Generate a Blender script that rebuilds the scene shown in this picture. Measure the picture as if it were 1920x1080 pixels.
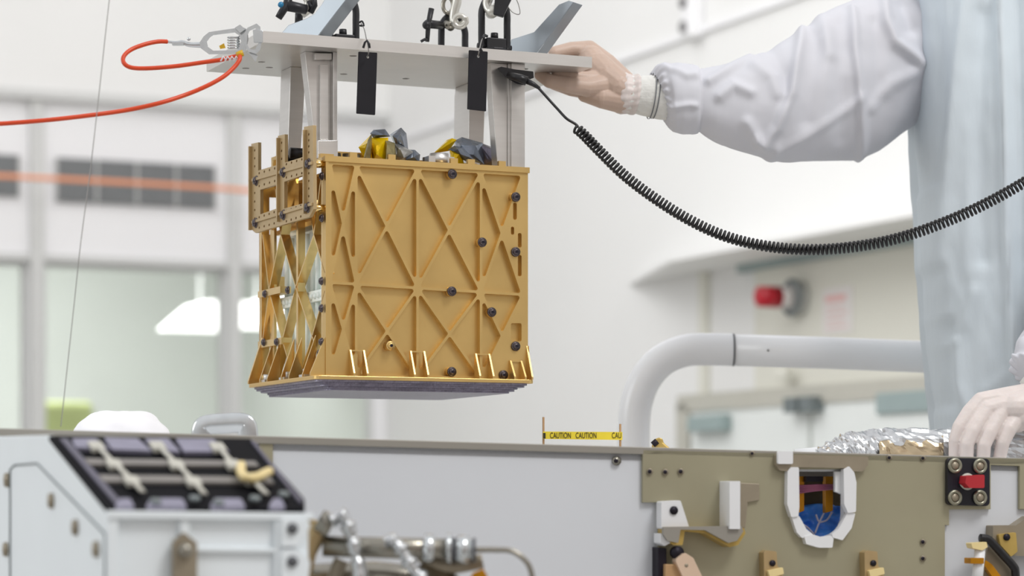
import bpy, bmesh, math, random
from mathutils import Vector, Matrix, noise
from mathutils.geometry import tessellate_polygon
for o in list(bpy.data.objects): bpy.data.objects.remove(o)
scene = bpy.context.scene
COL = scene.collection
R = math.radians
PI = math.pi
random.seed(7)

# ---------------------------------------------------------------- camera, world, lights
F = 4660.0                      # focal length in pixels of the 1920 wide frame
HZ = 930.0                      # pixel row of the horizon
CZ = 1.7                        # camera height
cam_data = bpy.data.cameras.new('camera')
cam_data.sensor_width = 36.0
cam_data.lens = F / 1920 * 36
cam_data.shift_y = (HZ - 540) / 1920
cam_data.clip_end = 100
cam_data.dof.use_dof = True
cam_data.dof.focus_distance = 3.56
cam_data.dof.aperture_fstop = 3.7
cam = bpy.data.objects.new('camera', cam_data)
cam.location = (0, 0, CZ)
cam.rotation_euler = (R(90), 0, 0)
COL.objects.link(cam)
scene.camera = cam
scene.view_settings.view_transform = 'Standard'
scene.view_settings.look = 'None'
scene.view_settings.gamma = 1
scene.view_settings.use_curve_mapping = False
scene.view_settings.exposure = 0.0

world = bpy.data.worlds.new('world'); scene.world = world
world.use_nodes = True
wn = world.node_tree; wn.nodes.clear()
wo = wn.nodes.new('ShaderNodeOutputWorld'); wb = wn.nodes.new('ShaderNodeBackground')
tc = wn.nodes.new('ShaderNodeTexCoord'); sx = wn.nodes.new('ShaderNodeSeparateXYZ'); cr = wn.nodes.new('ShaderNodeValToRGB')
mr = wn.nodes.new('ShaderNodeMapRange'); mr.inputs[1].default_value = -1; mr.inputs[2].default_value = 1
wn.links.new(tc.outputs['Generated'], sx.inputs[0]); wn.links.new(sx.outputs['Z'], mr.inputs[0]); wn.links.new(mr.outputs[0], cr.inputs[0])
cr.color_ramp.elements[0].position = 0.0; cr.color_ramp.elements[0].color = (0.24, 0.21, 0.19, 1)
cr.color_ramp.elements[1].position = 1.0; cr.color_ramp.elements[1].color = (1.0, 1.0, 1.02, 1)
e = cr.color_ramp.elements.new(0.5); e.color = (0.50, 0.48, 0.46, 1)
e = cr.color_ramp.elements.new(0.6); e.color = (0.86, 0.855, 0.85, 1)
# the side of the hall in front of the box (right of and behind the viewer) is dimmer and warmer
dt = wn.nodes.new('ShaderNodeVectorMath'); dt.operation = 'DOT_PRODUCT'; dt.inputs[1].default_value = (0.74, -0.67, -0.35)
wn.links.new(tc.outputs['Generated'], dt.inputs[0])
m2 = wn.nodes.new('ShaderNodeMapRange'); m2.interpolation_type = 'SMOOTHSTEP'; m2.inputs[1].default_value = 0.15; m2.inputs[2].default_value = 0.95
wn.links.new(dt.outputs['Value'], m2.inputs[0])
mx = wn.nodes.new('ShaderNodeMix'); mx.data_type = 'RGBA'; mx.blend_type = 'MULTIPLY'; mx.inputs[7].default_value = (0.73, 0.66, 0.62, 1)
wn.links.new(m2.outputs[0], mx.inputs[0]); wn.links.new(cr.outputs[0], mx.inputs[6])
wn.links.new(mx.outputs[2], wb.inputs[0]); wb.inputs[1].default_value = 0.92
wn.links.new(wb.outputs[0], wo.inputs[0])

def area(name, loc, target, size, energy, color=(1, 1, 1)):
    l = bpy.data.lights.new(name, 'AREA'); l.shape = 'RECTANGLE'; l.size = size[0]; l.size_y = size[1]
    l.energy = energy; l.color = color
    o = bpy.data.objects.new(name, l); o.location = loc
    d = Vector(target) - Vector(loc); o.rotation_euler = d.to_track_quat('-Z', 'Y').to_euler()
    COL.objects.link(o); return o
area('ceiling_light_key', (2.2, 1.2, 5.6), (-0.1, 3.6, 1.9), (1.4, 1.4), 120, (1, 0.99, 0.97))
area('window_light_left', (-4.2, 2.6, 3.2), (-0.3, 3.5, 1.9), (2.2, 1.6), 42, (0.97, 1, 1))
area('wall_fill_back', (-1.6, 8.2, 5.2), (-1.2, 11.5, 2.4), (2.5, 2.5), 38, (1, 1, 0.99))  # added fill, no fixture: brightens the back wall
area('wall_fill_side', (-0.6, 6.2, 4.0), (1.8, 8.6, 2.0), (2.2, 1.6), 34, (1, 1, 0.99))  # added fill hung in mid-air to brighten the right wall and door

# ---------------------------------------------------------------- helpers
def P(px, py, Y):
    return Vector(((px - 960) / F * Y, Y, CZ + (HZ - py) / F * Y))

class Fr:
    """a frame: origin O and axes a, b, c"""
    def __init__(s, O, a, b, c):
        s.O = Vector(O); s.a = Vector(a).normalized(); s.b = Vector(b).normalized(); s.c = Vector(c).normalized()
    def at(s, a, b, c): return s.O + s.a * a + s.b * b + s.c * c
    def loc(s, p):
        d = p - s.O; return (d.dot(s.a), d.dot(s.b), d.dot(s.c))
    def hit(s, px, py, axis, val):
        """the point where a surface lying at coordinate val of the axis is met at a place measured on the photo"""
        n = (s.a, s.b, s.c)[axis]; d = Vector(((px - 960) / F, 1, (HZ - py) / F)); o = Vector((0, 0, CZ))
        k = ((s.O + n * val) - o).dot(n) / d.dot(n)
        return s.loc(o + d * k)

YAW = R(23.8)
U = Vector((math.cos(YAW), math.sin(YAW), 0)); V = Vector((-math.sin(YAW), math.cos(YAW), 0)); Z = Vector((0, 0, 1))

class MB:
    def __init__(s): s.v = []; s.f = []; s.sm = []
    def add(s, vs, fs, smooth=False):
        n = len(s.v); s.v += [Vector(x) for x in vs]
        for f in fs: s.f.append([i + n for i in f]); s.sm.append(smooth)
        return s
    def box(s, fr, a0, a1, b0, b1, c0, c1):
        vs = [fr.at(a, b, c) for a in (a0, a1) for b in (b0, b1) for c in (c0, c1)]
        return s.add(vs, [(0, 1, 3, 2), (4, 6, 7, 5), (0, 4, 5, 1), (2, 3, 7, 6), (0, 2, 6, 4), (1, 5, 7, 3)])
    def prism(s, loops, fn, h0, h1):
        """loops of 2D points (first outer, then holes); fn(x, y, h) gives a point"""
        flat = []; idx = []
        for L in loops:
            idx.append(list(range(len(flat), len(flat) + len(L)))); flat += list(L)
        tris = tessellate_polygon([[Vector((x, y, 0)) for x, y in L] for L in loops])
        n = len(flat)
        vs = [fn(x, y, h0) for x, y in flat] + [fn(x, y, h1) for x, y in flat]
        fs = [tuple(t) for t in tris] + [tuple(i + n for i in reversed(t)) for t in tris]
        for I in idx:
            for k in range(len(I)):
                i, j = I[k], I[(k + 1) % len(I)]
                fs.append((i, j, j + n, i + n))
        return s.add(vs, fs)
    def tube(s, pts, r, n=12, caps=True, closed=False, flat=None, smooth=True):
        pts = [Vector(p) for p in pts]; m = len(pts)
        rr = r if callable(r) else (lambda t: r)
        vs = []; fs = []; prev = None
        for i, p in enumerate(pts):
            if closed: t = (pts[(i + 1) % m] - pts[i - 1])
            else: t = (pts[min(i + 1, m - 1)] - pts[max(i - 1, 0)])
            t = t.normalized()
            if prev is None:
                ref = Z if abs(t.z) < 0.9 else Vector((1, 0, 0))
                x = t.cross(ref).normalized()
            else:
                x = (prev - t * prev.dot(t)).normalized()
            prev = x; y = t.cross(x)
            q = rr(i / max(1, m - 1))
            for k in range(n):
                a = 2 * PI * k / n
                vs.append(p + x * math.cos(a) * q + y * math.sin(a) * q * (flat or 1))
        for i in range(m if closed else m - 1):
            for k in range(n):
                a = i * n + k; b = i * n + (k + 1) % n; j = ((i + 1) % m) * n
                fs.append((a, b, j + (k + 1) % n, j + k))
        if caps and not closed:
            fs.append(tuple(range(n - 1, -1, -1))); fs.append(tuple((m - 1) * n + k for k in range(n)))
        return s.add(vs, fs, smooth)
    def cyl(s, p0, p1, r0, r1=None, n=20, smooth=True):
        r1 = r0 if r1 is None else r1
        return s.tube([p0, p1], lambda t: r0 + (r1 - r0) * t, n, smooth=smooth)
    def ball(s, c, r, n=14, sc=(1, 1, 1)):
        vs = []; fs = []; c = Vector(c)
        for i in range(n + 1):
            th = PI * i / n
            for k in range(2 * n):
                ph = PI * k / n
                vs.append(c + Vector((r * sc[0] * math.sin(th) * math.cos(ph), r * sc[1] * math.sin(th) * math.sin(ph), r * sc[2] * math.cos(th))))
        for i in range(n):
            for k in range(2 * n):
                k2 = (k + 1) % (2 * n)
                fs.append((i * 2 * n + k, (i + 1) * 2 * n + k, (i + 1) * 2 * n + k2, i * 2 * n + k2))
        return s.add(vs, fs, True)
    def hull(s, pts):
        bm = bmesh.new()
        for p in pts: bm.verts.new(p)
        r = bmesh.ops.convex_hull(bm, input=bm.verts)
        bmesh.ops.delete(bm, geom=list({g for g in r['geom_unused'] + r['geom_interior'] if isinstance(g, bmesh.types.BMVert)}), context='VERTS')
        bm.verts.index_update()
        s.add([v.co.copy() for v in bm.verts], [[v.index for v in f.verts] for f in bm.faces]); bm.free()
        return s
    def build(s, name, mat, parent=None, bevel=0, label=None, fix=True):
        me = bpy.data.meshes.new(name)
        off = parent.matrix_world.translation if False else (WORLD[parent.name] if parent else Vector((0, 0, 0)))
        me.from_pydata([v - off for v in s.v], [], s.f)
        me.polygons.foreach_set('use_smooth', s.sm)
        me.materials.append(mat); me.update()
        if fix:
            bm = bmesh.new(); bm.from_mesh(me)
            bmesh.ops.remove_doubles(bm, verts=bm.verts, dist=1e-6)
            bmesh.ops.recalc_face_normals(bm, faces=bm.faces); bm.to_mesh(me); bm.free()
        o = bpy.data.objects.new(name, me); COL.objects.link(o)
        if parent: o.parent = parent
        WORLD[o.name] = off
        if bevel:
            m = o.modifiers.new('bevel', 'BEVEL'); m.width = bevel; m.segments = 2; m.limit_method = 'ANGLE'; m.angle_limit = R(35)
        if label: o['label'] = label
        return o
WORLD = {}
def thing(name, label, cat, loc, group=None):
    o = bpy.data.objects.new(name, None); o.location = loc; o.empty_display_size = 0.05
    COL.objects.link(o); o['label'] = label; o['category'] = cat
    if group: o['group'] = group
    WORLD[o.name] = Vector(loc); return o
def tag(o, label, cat, group=None, kind=None):
    o['label'] = label; o['category'] = cat
    if group: o['group'] = group
    if kind: o['kind'] = kind
    return o
def struct(o): o['kind'] = 'structure'; return o

def lin(c):
    return tuple((x / 255 / 12.92 if x / 255 <= 0.04045 else ((x / 255 + 0.055) / 1.055) ** 2.4) for x in c)
def mat(name, rgb, rough=0.5, metal=0.0, var=0.0, scale=20, bump=0.0, bscale=60, trans=0.0, alpha=1.0, emit=None, spec=0.5, sub=0.0, stretch=None, ior=1.45, rvar=0.0):
    m = bpy.data.materials.new(name); m.use_nodes = True
    nt = m.node_tree; b = nt.nodes['Principled BSDF']; c = lin(rgb)
    b.inputs['Base Color'].default_value = (*c, 1); b.inputs['Roughness'].default_value = rough; b.inputs['Metallic'].default_value = metal
    b.inputs['Transmission Weight'].default_value = trans; b.inputs['Alpha'].default_value = alpha
    b.inputs['Specular IOR Level'].default_value = spec; b.inputs['IOR'].default_value = ior
    if sub: b.inputs['Subsurface Weight'].default_value = sub; b.inputs['Subsurface Radius'].default_value = (0.01, 0.006, 0.004)
    if emit: b.inputs['Emission Color'].default_value = (*lin(emit[0]), 1); b.inputs['Emission Strength'].default_value = emit[1]
    tcn = nt.nodes.new('ShaderNodeTexCoord'); mp = nt.nodes.new('ShaderNodeMapping'); nt.links.new(tcn.outputs['Object'], mp.inputs[0])
    if stretch: mp.inputs['Scale'].default_value = stretch
    nz = nt.nodes.new('ShaderNodeTexNoise'); nz.inputs['Scale'].default_value = scale; nz.inputs['Detail'].default_value = 4
    nt.links.new(mp.outputs[0], nz.inputs[0])
    if var:
        r = nt.nodes.new('ShaderNodeValToRGB')
        r.color_ramp.elements[0].position = 0.3; r.color_ramp.elements[1].position = 0.7
        r.color_ramp.elements[0].color = (*[x * (1 - var) for x in c], 1); r.color_ramp.elements[1].color = (*[min(1, x * (1 + var)) for x in c], 1)
        nt.links.new(nz.outputs['Fac'], r.inputs[0]); nt.links.new(r.outputs[0], b.inputs['Base Color'])
    if rvar:
        q = nt.nodes.new('ShaderNodeMapRange'); q.inputs[3].default_value = max(0.02, rough - rvar); q.inputs[4].default_value = rough + rvar
        nt.links.new(nz.outputs['Fac'], q.inputs[0]); nt.links.new(q.outputs[0], b.inputs['Roughness'])
    if bump:
        n2 = nt.nodes.new('ShaderNodeTexNoise'); n2.inputs['Scale'].default_value = bscale; n2.inputs['Detail'].default_value = 5
        bp = nt.nodes.new('ShaderNodeBump'); bp.inputs['Strength'].default_value = bump; bp.inputs['Distance'].default_value = 0.005
        nt.links.new(mp.outputs[0], n2.inputs[0]); nt.links.new(n2.outputs['Fac'], bp.inputs['Height']); nt.links.new(bp.outputs[0], b.inputs['Normal'])
    return m

M = {}
M['wall'] = mat('painted wall', (233, 233, 232), 0.6, var=0.01, scale=2)
M['wall_panel'] = mat('wall panel', (238, 238, 240), 0.5, var=0.01, scale=2)
M['wall_beige'] = mat('beige wall panel', (222, 221, 211), 0.6, var=0.015, scale=2)
M['trim'] = mat('wall trim', (206, 207, 206), 0.5, var=0.01)
M['floor'] = mat('cleanroom floor', (176, 174, 170), 0.35, var=0.03, scale=3)
M['ceiling'] = mat('ceiling', (225, 225, 225), 0.7, var=0.01)
M['vent'] = mat('vent louvre', (132, 130, 132), 0.6, var=0.05, scale=8)
M['pane'] = mat('window glass', (247, 249, 248), 0.03, trans=1.0, ior=1.12)
M['inner'] = mat('inner room wall', (214, 217, 213), 0.6, var=0.03, scale=1.5)
M['glow_panel'] = mat('lamp diffuser', (255, 255, 255), 0.5, emit=((255, 255, 252), 2.2))
M['green'] = mat('yellow-green tone', (190, 200, 140), 0.8, var=0.15, scale=5)
M['door'] = mat('door paint', (230, 234, 232), 0.5, var=0.01)
M['doorframe'] = mat('door frame', (190, 188, 178), 0.5, var=0.02)
M['teal'] = mat('teal glass', (150, 166, 166), 0.15, var=0.03)
M['darkgrey'] = mat('dark grey metal', (120, 128, 130), 0.4, metal=0.3, var=0.05)
M['red'] = mat('red lens', (178, 22, 40), 0.3, var=0.05)
M['paper'] = mat('paper', (228, 224, 222), 0.8, var=0.01)
M['pinkink'] = mat('pink print', (228, 184, 182), 0.8, var=0.05)
M['orangepaint'] = mat('orange rope', (240, 160, 118), 0.6, var=0.05)

M['gold'] = mat('satin gold plate', (220, 187, 122), 0.36, metal=0.85, var=0.05, scale=14, bump=0.03, bscale=900, rvar=0.05)
M['gold_shiny'] = mat('polished gold', (234, 202, 140), 0.22, metal=0.9, var=0.08, scale=30, rvar=0.06)
M['brass'] = mat('pale brass', (190, 166, 124), 0.38, metal=0.6, var=0.05, scale=40)
M['brass_rod'] = mat('brass rod', (240, 208, 140), 0.2, metal=1.0, var=0.03)
M['steel_screw'] = mat('dark steel screw', (92, 84, 86), 0.3, metal=0.85, var=0.1, scale=200)
M['screw_hole'] = mat('black steel and socket shadow', (34, 30, 40), 0.5, metal=0.5, var=0.05)  # on sockets and holes this black paints their shade; other parts are black
M['core'] = mat('pale machined fins', (236, 244, 240), 0.4, metal=0.0, var=0.06, scale=30)
M['underplate'] = mat('silvery film', (134, 130, 146), 0.3, metal=0.7, var=0.2, scale=18, bump=0.5, bscale=60, stretch=(1, 6, 1))
M['kapton'] = mat('yellow polyimide film', (250, 204, 10), 0.16, metal=0.3, var=0.2, scale=40, bump=0.15, bscale=90)
M['greyfilm'] = mat('grey blue film', (128, 138, 154), 0.2, metal=0.6, var=0.3, scale=25, bump=0.3, bscale=50)
M['silverfilm'] = mat('mottled silver film', (160, 160, 158), 0.25, metal=0.6, var=0.3, scale=50, bump=0.3, bscale=70)
M['olivefilm'] = mat('olive film', (150, 140, 100), 0.25, metal=0.5, var=0.35, scale=60, bump=0.3, bscale=80)
M['alu'] = mat('brushed aluminium', (216, 214, 211), 0.36, metal=0.85, var=0.03, scale=14, stretch=(1, 1, 12), bump=0.02, bscale=400)
M['alu_blue'] = mat('anodised grey plate', (158, 165, 172), 0.4, metal=0.7, var=0.05, scale=10)
M['chrome'] = mat('zinc clamp', (206, 210, 212), 0.18, metal=0.9, var=0.06, scale=60)
M['black'] = mat('black oxide steel', (44, 44, 47), 0.38, metal=0.3, var=0.1, scale=60)
M['black_rubber'] = mat('black rubber', (26, 25, 27), 0.35, var=0.1, scale=60)
M['tag'] = mat('black anodised tag', (34, 33, 37), 0.6, var=0.12, scale=25, spec=0.2)
M['blue'] = mat('blue plastic', (40, 125, 170), 0.35, var=0.05)
M['hook'] = mat('pale hook steel', (206, 204, 196), 0.3, metal=0.6, var=0.05, scale=60)
M['orange'] = mat('orange cable jacket', (206, 68, 26), 0.36, var=0.05, scale=60)
M['mustard'] = mat('mustard tape', (200, 160, 30), 0.4, var=0.1)
M['wire'] = mat('thin wire', (150, 148, 146), 0.4, metal=0.6, var=0.05)
M['white_tube'] = mat('white enamel tube', (230, 232, 235), 0.24, var=0.015, scale=8)
M['seam'] = mat('dark seam', (90, 92, 96), 0.6, var=0.05)

M['chassis'] = mat('pale grey chassis paint', (205, 208, 213), 0.5, var=0.015, scale=6)
M['rim'] = mat('taupe anodised rim', (150, 146, 138), 0.45, metal=0.25, var=0.03, scale=10)
M['olive'] = mat('olive conversion coat', (163, 158, 134), 0.4, metal=0.35, var=0.07, scale=5)
M['white_part'] = mat('white painted part', (222, 223, 225), 0.45, var=0.015)
M['taupe'] = mat('taupe bracket', (150, 140, 122), 0.4, metal=0.3, var=0.08, scale=30)
M['gold_bracket'] = mat('gold bracket', (196, 168, 96), 0.35, metal=0.5, var=0.1, scale=40)
M['pink_arm'] = mat('rosy link arm', (222, 196, 172), 0.4, metal=0.3, var=0.04)
M['navy'] = mat('black navy plate', (26, 26, 36), 0.35, var=0.1, scale=30)
M['ring'] = mat('socket ring', (150, 148, 132), 0.3, metal=0.7, var=0.05)
M['redcap'] = mat('red cap', (172, 40, 48), 0.45, var=0.05)
M['brown'] = mat('brown plate', (84, 72, 52), 0.4, metal=0.4, var=0.15, scale=30)
M['amber'] = mat('amber film', (190, 130, 20), 0.25, metal=0.4, var=0.2, scale=50)
M['pinkwire'] = mat('magenta wire', (160, 90, 120), 0.5, var=0.1)
M['bluefilm'] = mat('blue wrap', (70, 140, 255), 0.18, metal=0.0, var=0.3, scale=40, bump=0.3, bscale=60)
M['house'] = mat('cool white housing', (232, 239, 243), 0.35, var=0.015, scale=8)
M['lilac'] = mat('lilac grey metal', (136, 134, 152), 0.5, metal=0.1, var=0.1, scale=40)
M['darklilac'] = mat('dark lilac edge', (84, 82, 98), 0.4, var=0.1)
M['darkstrip'] = mat('dim warm grey strip', (124, 120, 116), 0.5, var=0.08)
M['panel_black'] = mat('matt black panel', (8, 8, 14), 0.6, var=0.2, scale=20, spec=0.08)
M['cream'] = mat('cream pad', (188, 186, 176), 0.5, var=0.05, scale=40)
M['cream_gold'] = mat('cream gold fitting', (226, 206, 150), 0.4, var=0.05)
M['pipe'] = mat('stainless pipe', (150, 146, 136), 0.25, metal=0.85, var=0.08, scale=30)
M['foil'] = mat('crinkled silver foil', (206, 208, 210), 0.27, metal=0.9, var=0.05, scale=60, bump=0.2, bscale=45)
M['foil_gold'] = mat('gold tinted foil', (196, 178, 148), 0.25, metal=0.85, var=0.1, scale=60, bump=0.15, bscale=45)
M['cloth_white'] = mat('white wipe cloth', (240, 240, 244), 0.85, var=0.01)
M['tape'] = mat('yellow tape', (238, 214, 60), 0.5, var=0.03)
M['ink'] = mat('black print', (50, 46, 30), 0.6, var=0.05)
M['stick'] = mat('brown stick', (176, 140, 100), 0.6, var=0.1)
M['gown'] = mat('pale blue gown fabric', (209, 219, 226), 0.8, var=0.02, scale=10, bump=0.5, bscale=26, stretch=(1, 1, 0.35))
M['sleeve'] = mat('white coverall fabric', (207, 208, 215), 0.75, var=0.015, scale=10, bump=0.12, bscale=22)
M['knit'] = mat('knitted cuff', (226, 226, 222), 0.85, var=0.02, bump=0.3, bscale=120)
M['glove'] = mat('thin latex glove over skin', (194, 170, 155), 0.42, var=0.05, scale=25, bump=0.25, bscale=55, sub=0.15)
M['glove_pale'] = mat('pale latex glove', (216, 206, 202), 0.42, var=0.04, scale=30, bump=0.25, bscale=60, sub=0.15)
M['thread'] = mat('dark elastic thread', (110, 112, 116), 0.7, var=0.05)
M['skin'] = mat('skin', (214, 170, 145), 0.5, var=0.03, sub=0.1)

# ---------------------------------------------------------------- room
K = P(722, HZ, 12.0); K.z = 0
ROOM = Fr(K, -U, -V, Z)          # a: leftwards along the back wall, b: towards the viewer along the right wall
def bw(px, py, off=0.0):         # on the back wall: (a, c)
    h = ROOM.hit(px, py, 1, off); return (h[0], h[2])
def rw(px, py, off=0.0):         # on the right wall: (b, c)
    h = ROOM.hit(px, py, 0, off); return (h[1], h[2])
fb = lambda x, y, h: ROOM.at(x, h, y)       # h: out of the back wall
fr_ = lambda x, y, h: ROOM.at(h, x, y)      # h: out of the right wall
WZ = 5.6
struct(MB().box(ROOM, -0.4, 9, -3.5, 12.5, -0.1, 0).build('floor', M['floor']))
# back wall with window openings
def quad(fn, x0, y0, x1, y1, off=0.0):
    return [fn(x0, y0, off), fn(x1, y1, off)]
zt_win = bw(250, 497)[1]; zb_win = 0.9
zw_left = 5.0
wins = [(bw(-330, 500)[0], bw(-22 + 75, 500)[0]), (bw(80, 500)[0], bw(424, 500)[0]), (bw(447, 500)[0], bw(700, 500)[0])]
outer = [(-0.0, 0), (zw_left, 0), (zw_left, WZ), (-0.0, WZ)]
holes = []
for a1, a0 in wins: holes.append([(a0, zb_win), (a1, zb_win), (a1, zt_win), (a0, zt_win)])
struct(MB().prism([outer] + holes, fb, -0.12, 0.0).build('wall_back', M['wall_panel']))
ztrim = bw(250, 188)[1]
struct(MB().box(ROOM, 0, zw_left, 0, 0.05, ztrim, WZ).build('wall_back_upper', M['wall']))
struct(MB().box(ROOM, 0, zw_left, 0, 0.07, ztrim - 0.03, ztrim + 0.01).build('trim_1', M['trim']))
struct(MB().box(ROOM, 0, zw_left, 0, 0.03, zt_win, zt_win + 0.03).build('trim_2', M['trim']))
for i, x in enumerate((67, 436)):
    a = bw(x, 500)[0]
    struct(MB().box(ROOM, a - 0.03, a + 0.03, 0, 0.04, 0, ztrim - 0.03).build('trim_%d' % (3 + i), M['trim']))
for i, (a1, a0) in enumerate(wins):
    w = MB()
    w.prism([[(a0, zb_win), (a1, zb_win), (a1, zt_win), (a0, zt_win)], [(a0 + .02, zb_win + .02), (a1 - .02, zb_win + .02), (a1 - .02, zt_win - .02), (a0 + .02, zt_win - .02)]], fb, -0.08, -0.02)
    wo_ = struct(w.build('window_%d' % (i + 1), M['trim']))
    MB().box(ROOM, a0 + .02, a1 - .02, -.054, -.048, zb_win + .02, zt_win - .02).build('pane', M['pane'], wo_)
# the room behind the glass
struct(MB().box(ROOM, -0.4, zw_left, -3.5, -3.4, 0, 4).build('wall_inner', M['inner']))
struct(MB().box(ROOM, -0.5, -0.4, -3.5, -0.12, 0, 4).build('wall_inner_side', M['inner']))
struct(MB().box(ROOM, -0.4, zw_left, -3.4, -0.12, 3.4, 3.5).build('ceiling', M['ceiling']))
area('inner_room_light', ROOM.at(2.0, -1.6, 3.2), ROOM.at(2.0, -2.6, 0), (3.0, 1.2), 75, (0.98, 1, 0.98))  # area light added under the inner ceiling to brighten this room
for i, (x0, y0, x1, y1) in enumerate(((300, 572, 428, 622), (441, 566, 500, 616))):  # added glowing panels for the bright patches in the window glass
    a0, c1 = bw(x0, y0, -1.7); a1, c0 = bw(x1, y1, -1.7)
    t = thing('window_glow', ('wide glowing panel added for the bright patch in the middle window' if i == 0 else 'narrower glowing panel added for the bright patch beside the gold box'), 'glow_panel', ROOM.at((a0 + a1) / 2, -1.7, c1))
    MB().prism([[(a0, c0), (a1, c0), (a1, c1), (a0 * .6 + a1 * .4, c1)]], fb, -1.75, -1.3).build('diffuser', M['glow_panel'], t)
    MB().cyl(ROOM.at((a0 + a1) / 2, -1.6, c1), ROOM.at((a0 + a1) / 2, -1.6, 3.4), 0.008).build('rod', M['trim'], t)
a0, c1 = bw(72, 752, -1.5); a1, c0 = bw(172, 840, -1.5)
tag(MB().box(ROOM, a1, a0, -1.7, -1.45, 0, c1).build('green_object', M['green'], bevel=0.03), 'yellow-green object seen blurred through the window glass at left', 'green_object')  # stand-in block for an unidentified yellow-green area behind the glass
# vents
vg = 'dark wall vents above the windows'
def vent(x0, yt0, yb0, x1, yt1, yb1, nsp, label):
    a0, c1 = bw(x0, yt0, 0.0); _, c0 = bw(x0, yb0); a1, _ = bw(x1, yt1)
    t = thing('wall_vent', label, 'vent', ROOM.at((a0 + a1) / 2, 0, c0), vg)
    MB().box(ROOM, a1, a0, 0.0, 0.02, c0, c1).build('vent_panel', M['vent'], t)
    f = MB()
    for k in range(0, nsp + 1):
        a = a1 + (a0 - a1) * k / nsp; MB().box(ROOM, a - .004, a + .004, 0.02, 0.03, c0, c1).build('divider', M['trim'], t)
    f = MB()
    for k in range(9):
        c = c0 + (c1 - c0) * (k + .5) / 9; f.box(ROOM, a1 + .01, a0 - .01, 0.02, 0.026, c - .004, c + .004)
    f.build('louvre', M['darkgrey'], t)
vent(103, 296, 378, 401, 312, 390, 4, 'wide dark grey four-section wall vent above the middle window')
vent(-262, 276, 355, 34, 290, 368, 4, 'dark grey wall vent cut off by the left picture edge')
# orange rope in front of the wall
pts = [ROOM.at(bw(x, y, .35)[0], .35, bw(x, y, .35)[1]) for x, y in ((-200, 318), (0, 330), (120, 336), (250, 343), (400, 352), (520, 362), (640, 372))]
t = tag(MB().tube(pts, 0.011, 10).build('rope', M['orangepaint']), 'orange rope stretched level across the wall vents, blurred', 'rope')

# right wall and what is on it
struct(MB().box(ROOM, -0.12, 0, 0, 12.5, 0, WZ).build('wall_right', M['wall']))
def on_right(name, x0, y0, x1, y1, h0, h1, m, parent=None):
    """upright rectangle on the right wall: left-top and right-bottom corners"""
    b0, c1 = rw(x0, y0); b1, c0 = rw(x1, y1)
    return MB().box(ROOM, h0, h1, min(b0, b1), max(b0, b1), min(c0, c1), max(c0, c1)).build(name, m, parent)
# ledge rising to the right (level in the room)
b0, c = rw(742, 262); b1, _ = rw(1740, 60)
struct(MB().box(ROOM, 0, 0.02, b0, 7, c - .022, c).build('trim_5', M['wall_panel']))
struct(MB().box(ROOM, 0, .02, rw(1318, 600)[0], rw(1332, 600)[0], 0, rw(1325, 490)[1]).build('trim_6', M['wall_beige']))
# soffit over the door alcove
bL, cS = rw(1150, 478, .12); bR = 6.9
b_in, c_in = rw(1400, 497)
struct(MB().prism([[(rw(1180, 490)[0], 0.0), (bR, 0.0), (bR, 0.30), (rw(1400, 490)[0], 0.30)]], lambda x, y, h: ROOM.at(y, x, h), c_in, c_in + .015).build('ceiling_soffit', M['wall']))
struct(MB().box(ROOM, .0, .03, rw(1395, 497)[0], bR, c_in - .028, c_in).build('trim_7', M['teal']))
struct(MB().box(ROOM, .0, .012, rw(1420, 520)[0], bR, 0, c_in - .028).build('wall_right_panel', M['wall_beige']))  # beige panel whose darker tone also paints the soffit's shade
ztd = rw(1300, 757)[1]
d = struct(MB().box(ROOM, .012, .05, rw(1292, 757)[0], 7.0, ztd - .03, ztd + .03).build('trim_8', M['doorframe']))
struct(MB().box(ROOM, .012, .05, rw(1290, 780)[0], rw(1312, 780)[0], 0, ztd).build('trim_9', M['doorframe']))
for i, (x0, x1) in enumerate(((1314, 1535), (1543, 1900))):
    b0 = rw(x0, 800)[0]; b1 = rw(x1, 800)[0]
    dd = struct(MB().box(ROOM, .012, .04, b0, b1, 0.01, ztd - .03).build('door_%d' % (i + 1), M['door']))
    if i == 0:
        bb = rw(1352, 770); b2 = rw(1392, 770)
        MB().box(ROOM, .04, .09, bb[0] - .10, b2[0], ztd - .11, ztd - .05).build('door_closer', M['teal'], dd, bevel=.01)
        MB().box(ROOM, .04, .09, rw(1512, 740)[0], rw(1536, 740)[0], ztd - .06, ztd - .01).build('door_hinge', M['darkgrey'], dd)
    else:
        c1 = rw(1668, 737)[1]; c0 = rw(1668, 778)[1]
        MB().box(ROOM, .04, .055, rw(1668, 750)[0], rw(1800, 750)[0], c0, c1).build('door_window', M['teal'], dd, bevel=.02)
        MB().box(ROOM, .04, .09, rw(1542, 740)[0], rw(1565, 740)[0], ztd - .06, ztd - .01).build('door_hinge', M['darkgrey'], dd)
# alarm beacon
b, c = rw(1508, 559)
t = thing('alarm_beacon', 'red cylindrical alarm beacon sticking out of the pale wall', 'alarm light', ROOM.at(0.012, b, c))
MB().cyl(ROOM.at(.012, b, c), ROOM.at(.05, b, c), .058, .05, 28).build('backplate', M['trim'], t)
g = MB().tube([ROOM.at(.05, b + .056 * math.cos(k * PI / 16), c + .056 * math.sin(k * PI / 16)) for k in range(32)], .009, 8, closed=True); g.build('rim', M['darkgrey'], t)
MB().cyl(ROOM.at(.05, b, c), ROOM.at(.10, b, c), .036, .036, 24).build('collar', M['paper'], t)
m_ = MB().cyl(ROOM.at(.10, b, c), ROOM.at(.175, b, c), .037, .034, 28); m_.cyl(ROOM.at(.175, b, c), ROOM.at(.182, b, c), .034, .024, 28); m_.build('lens', M['red'], t)
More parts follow.
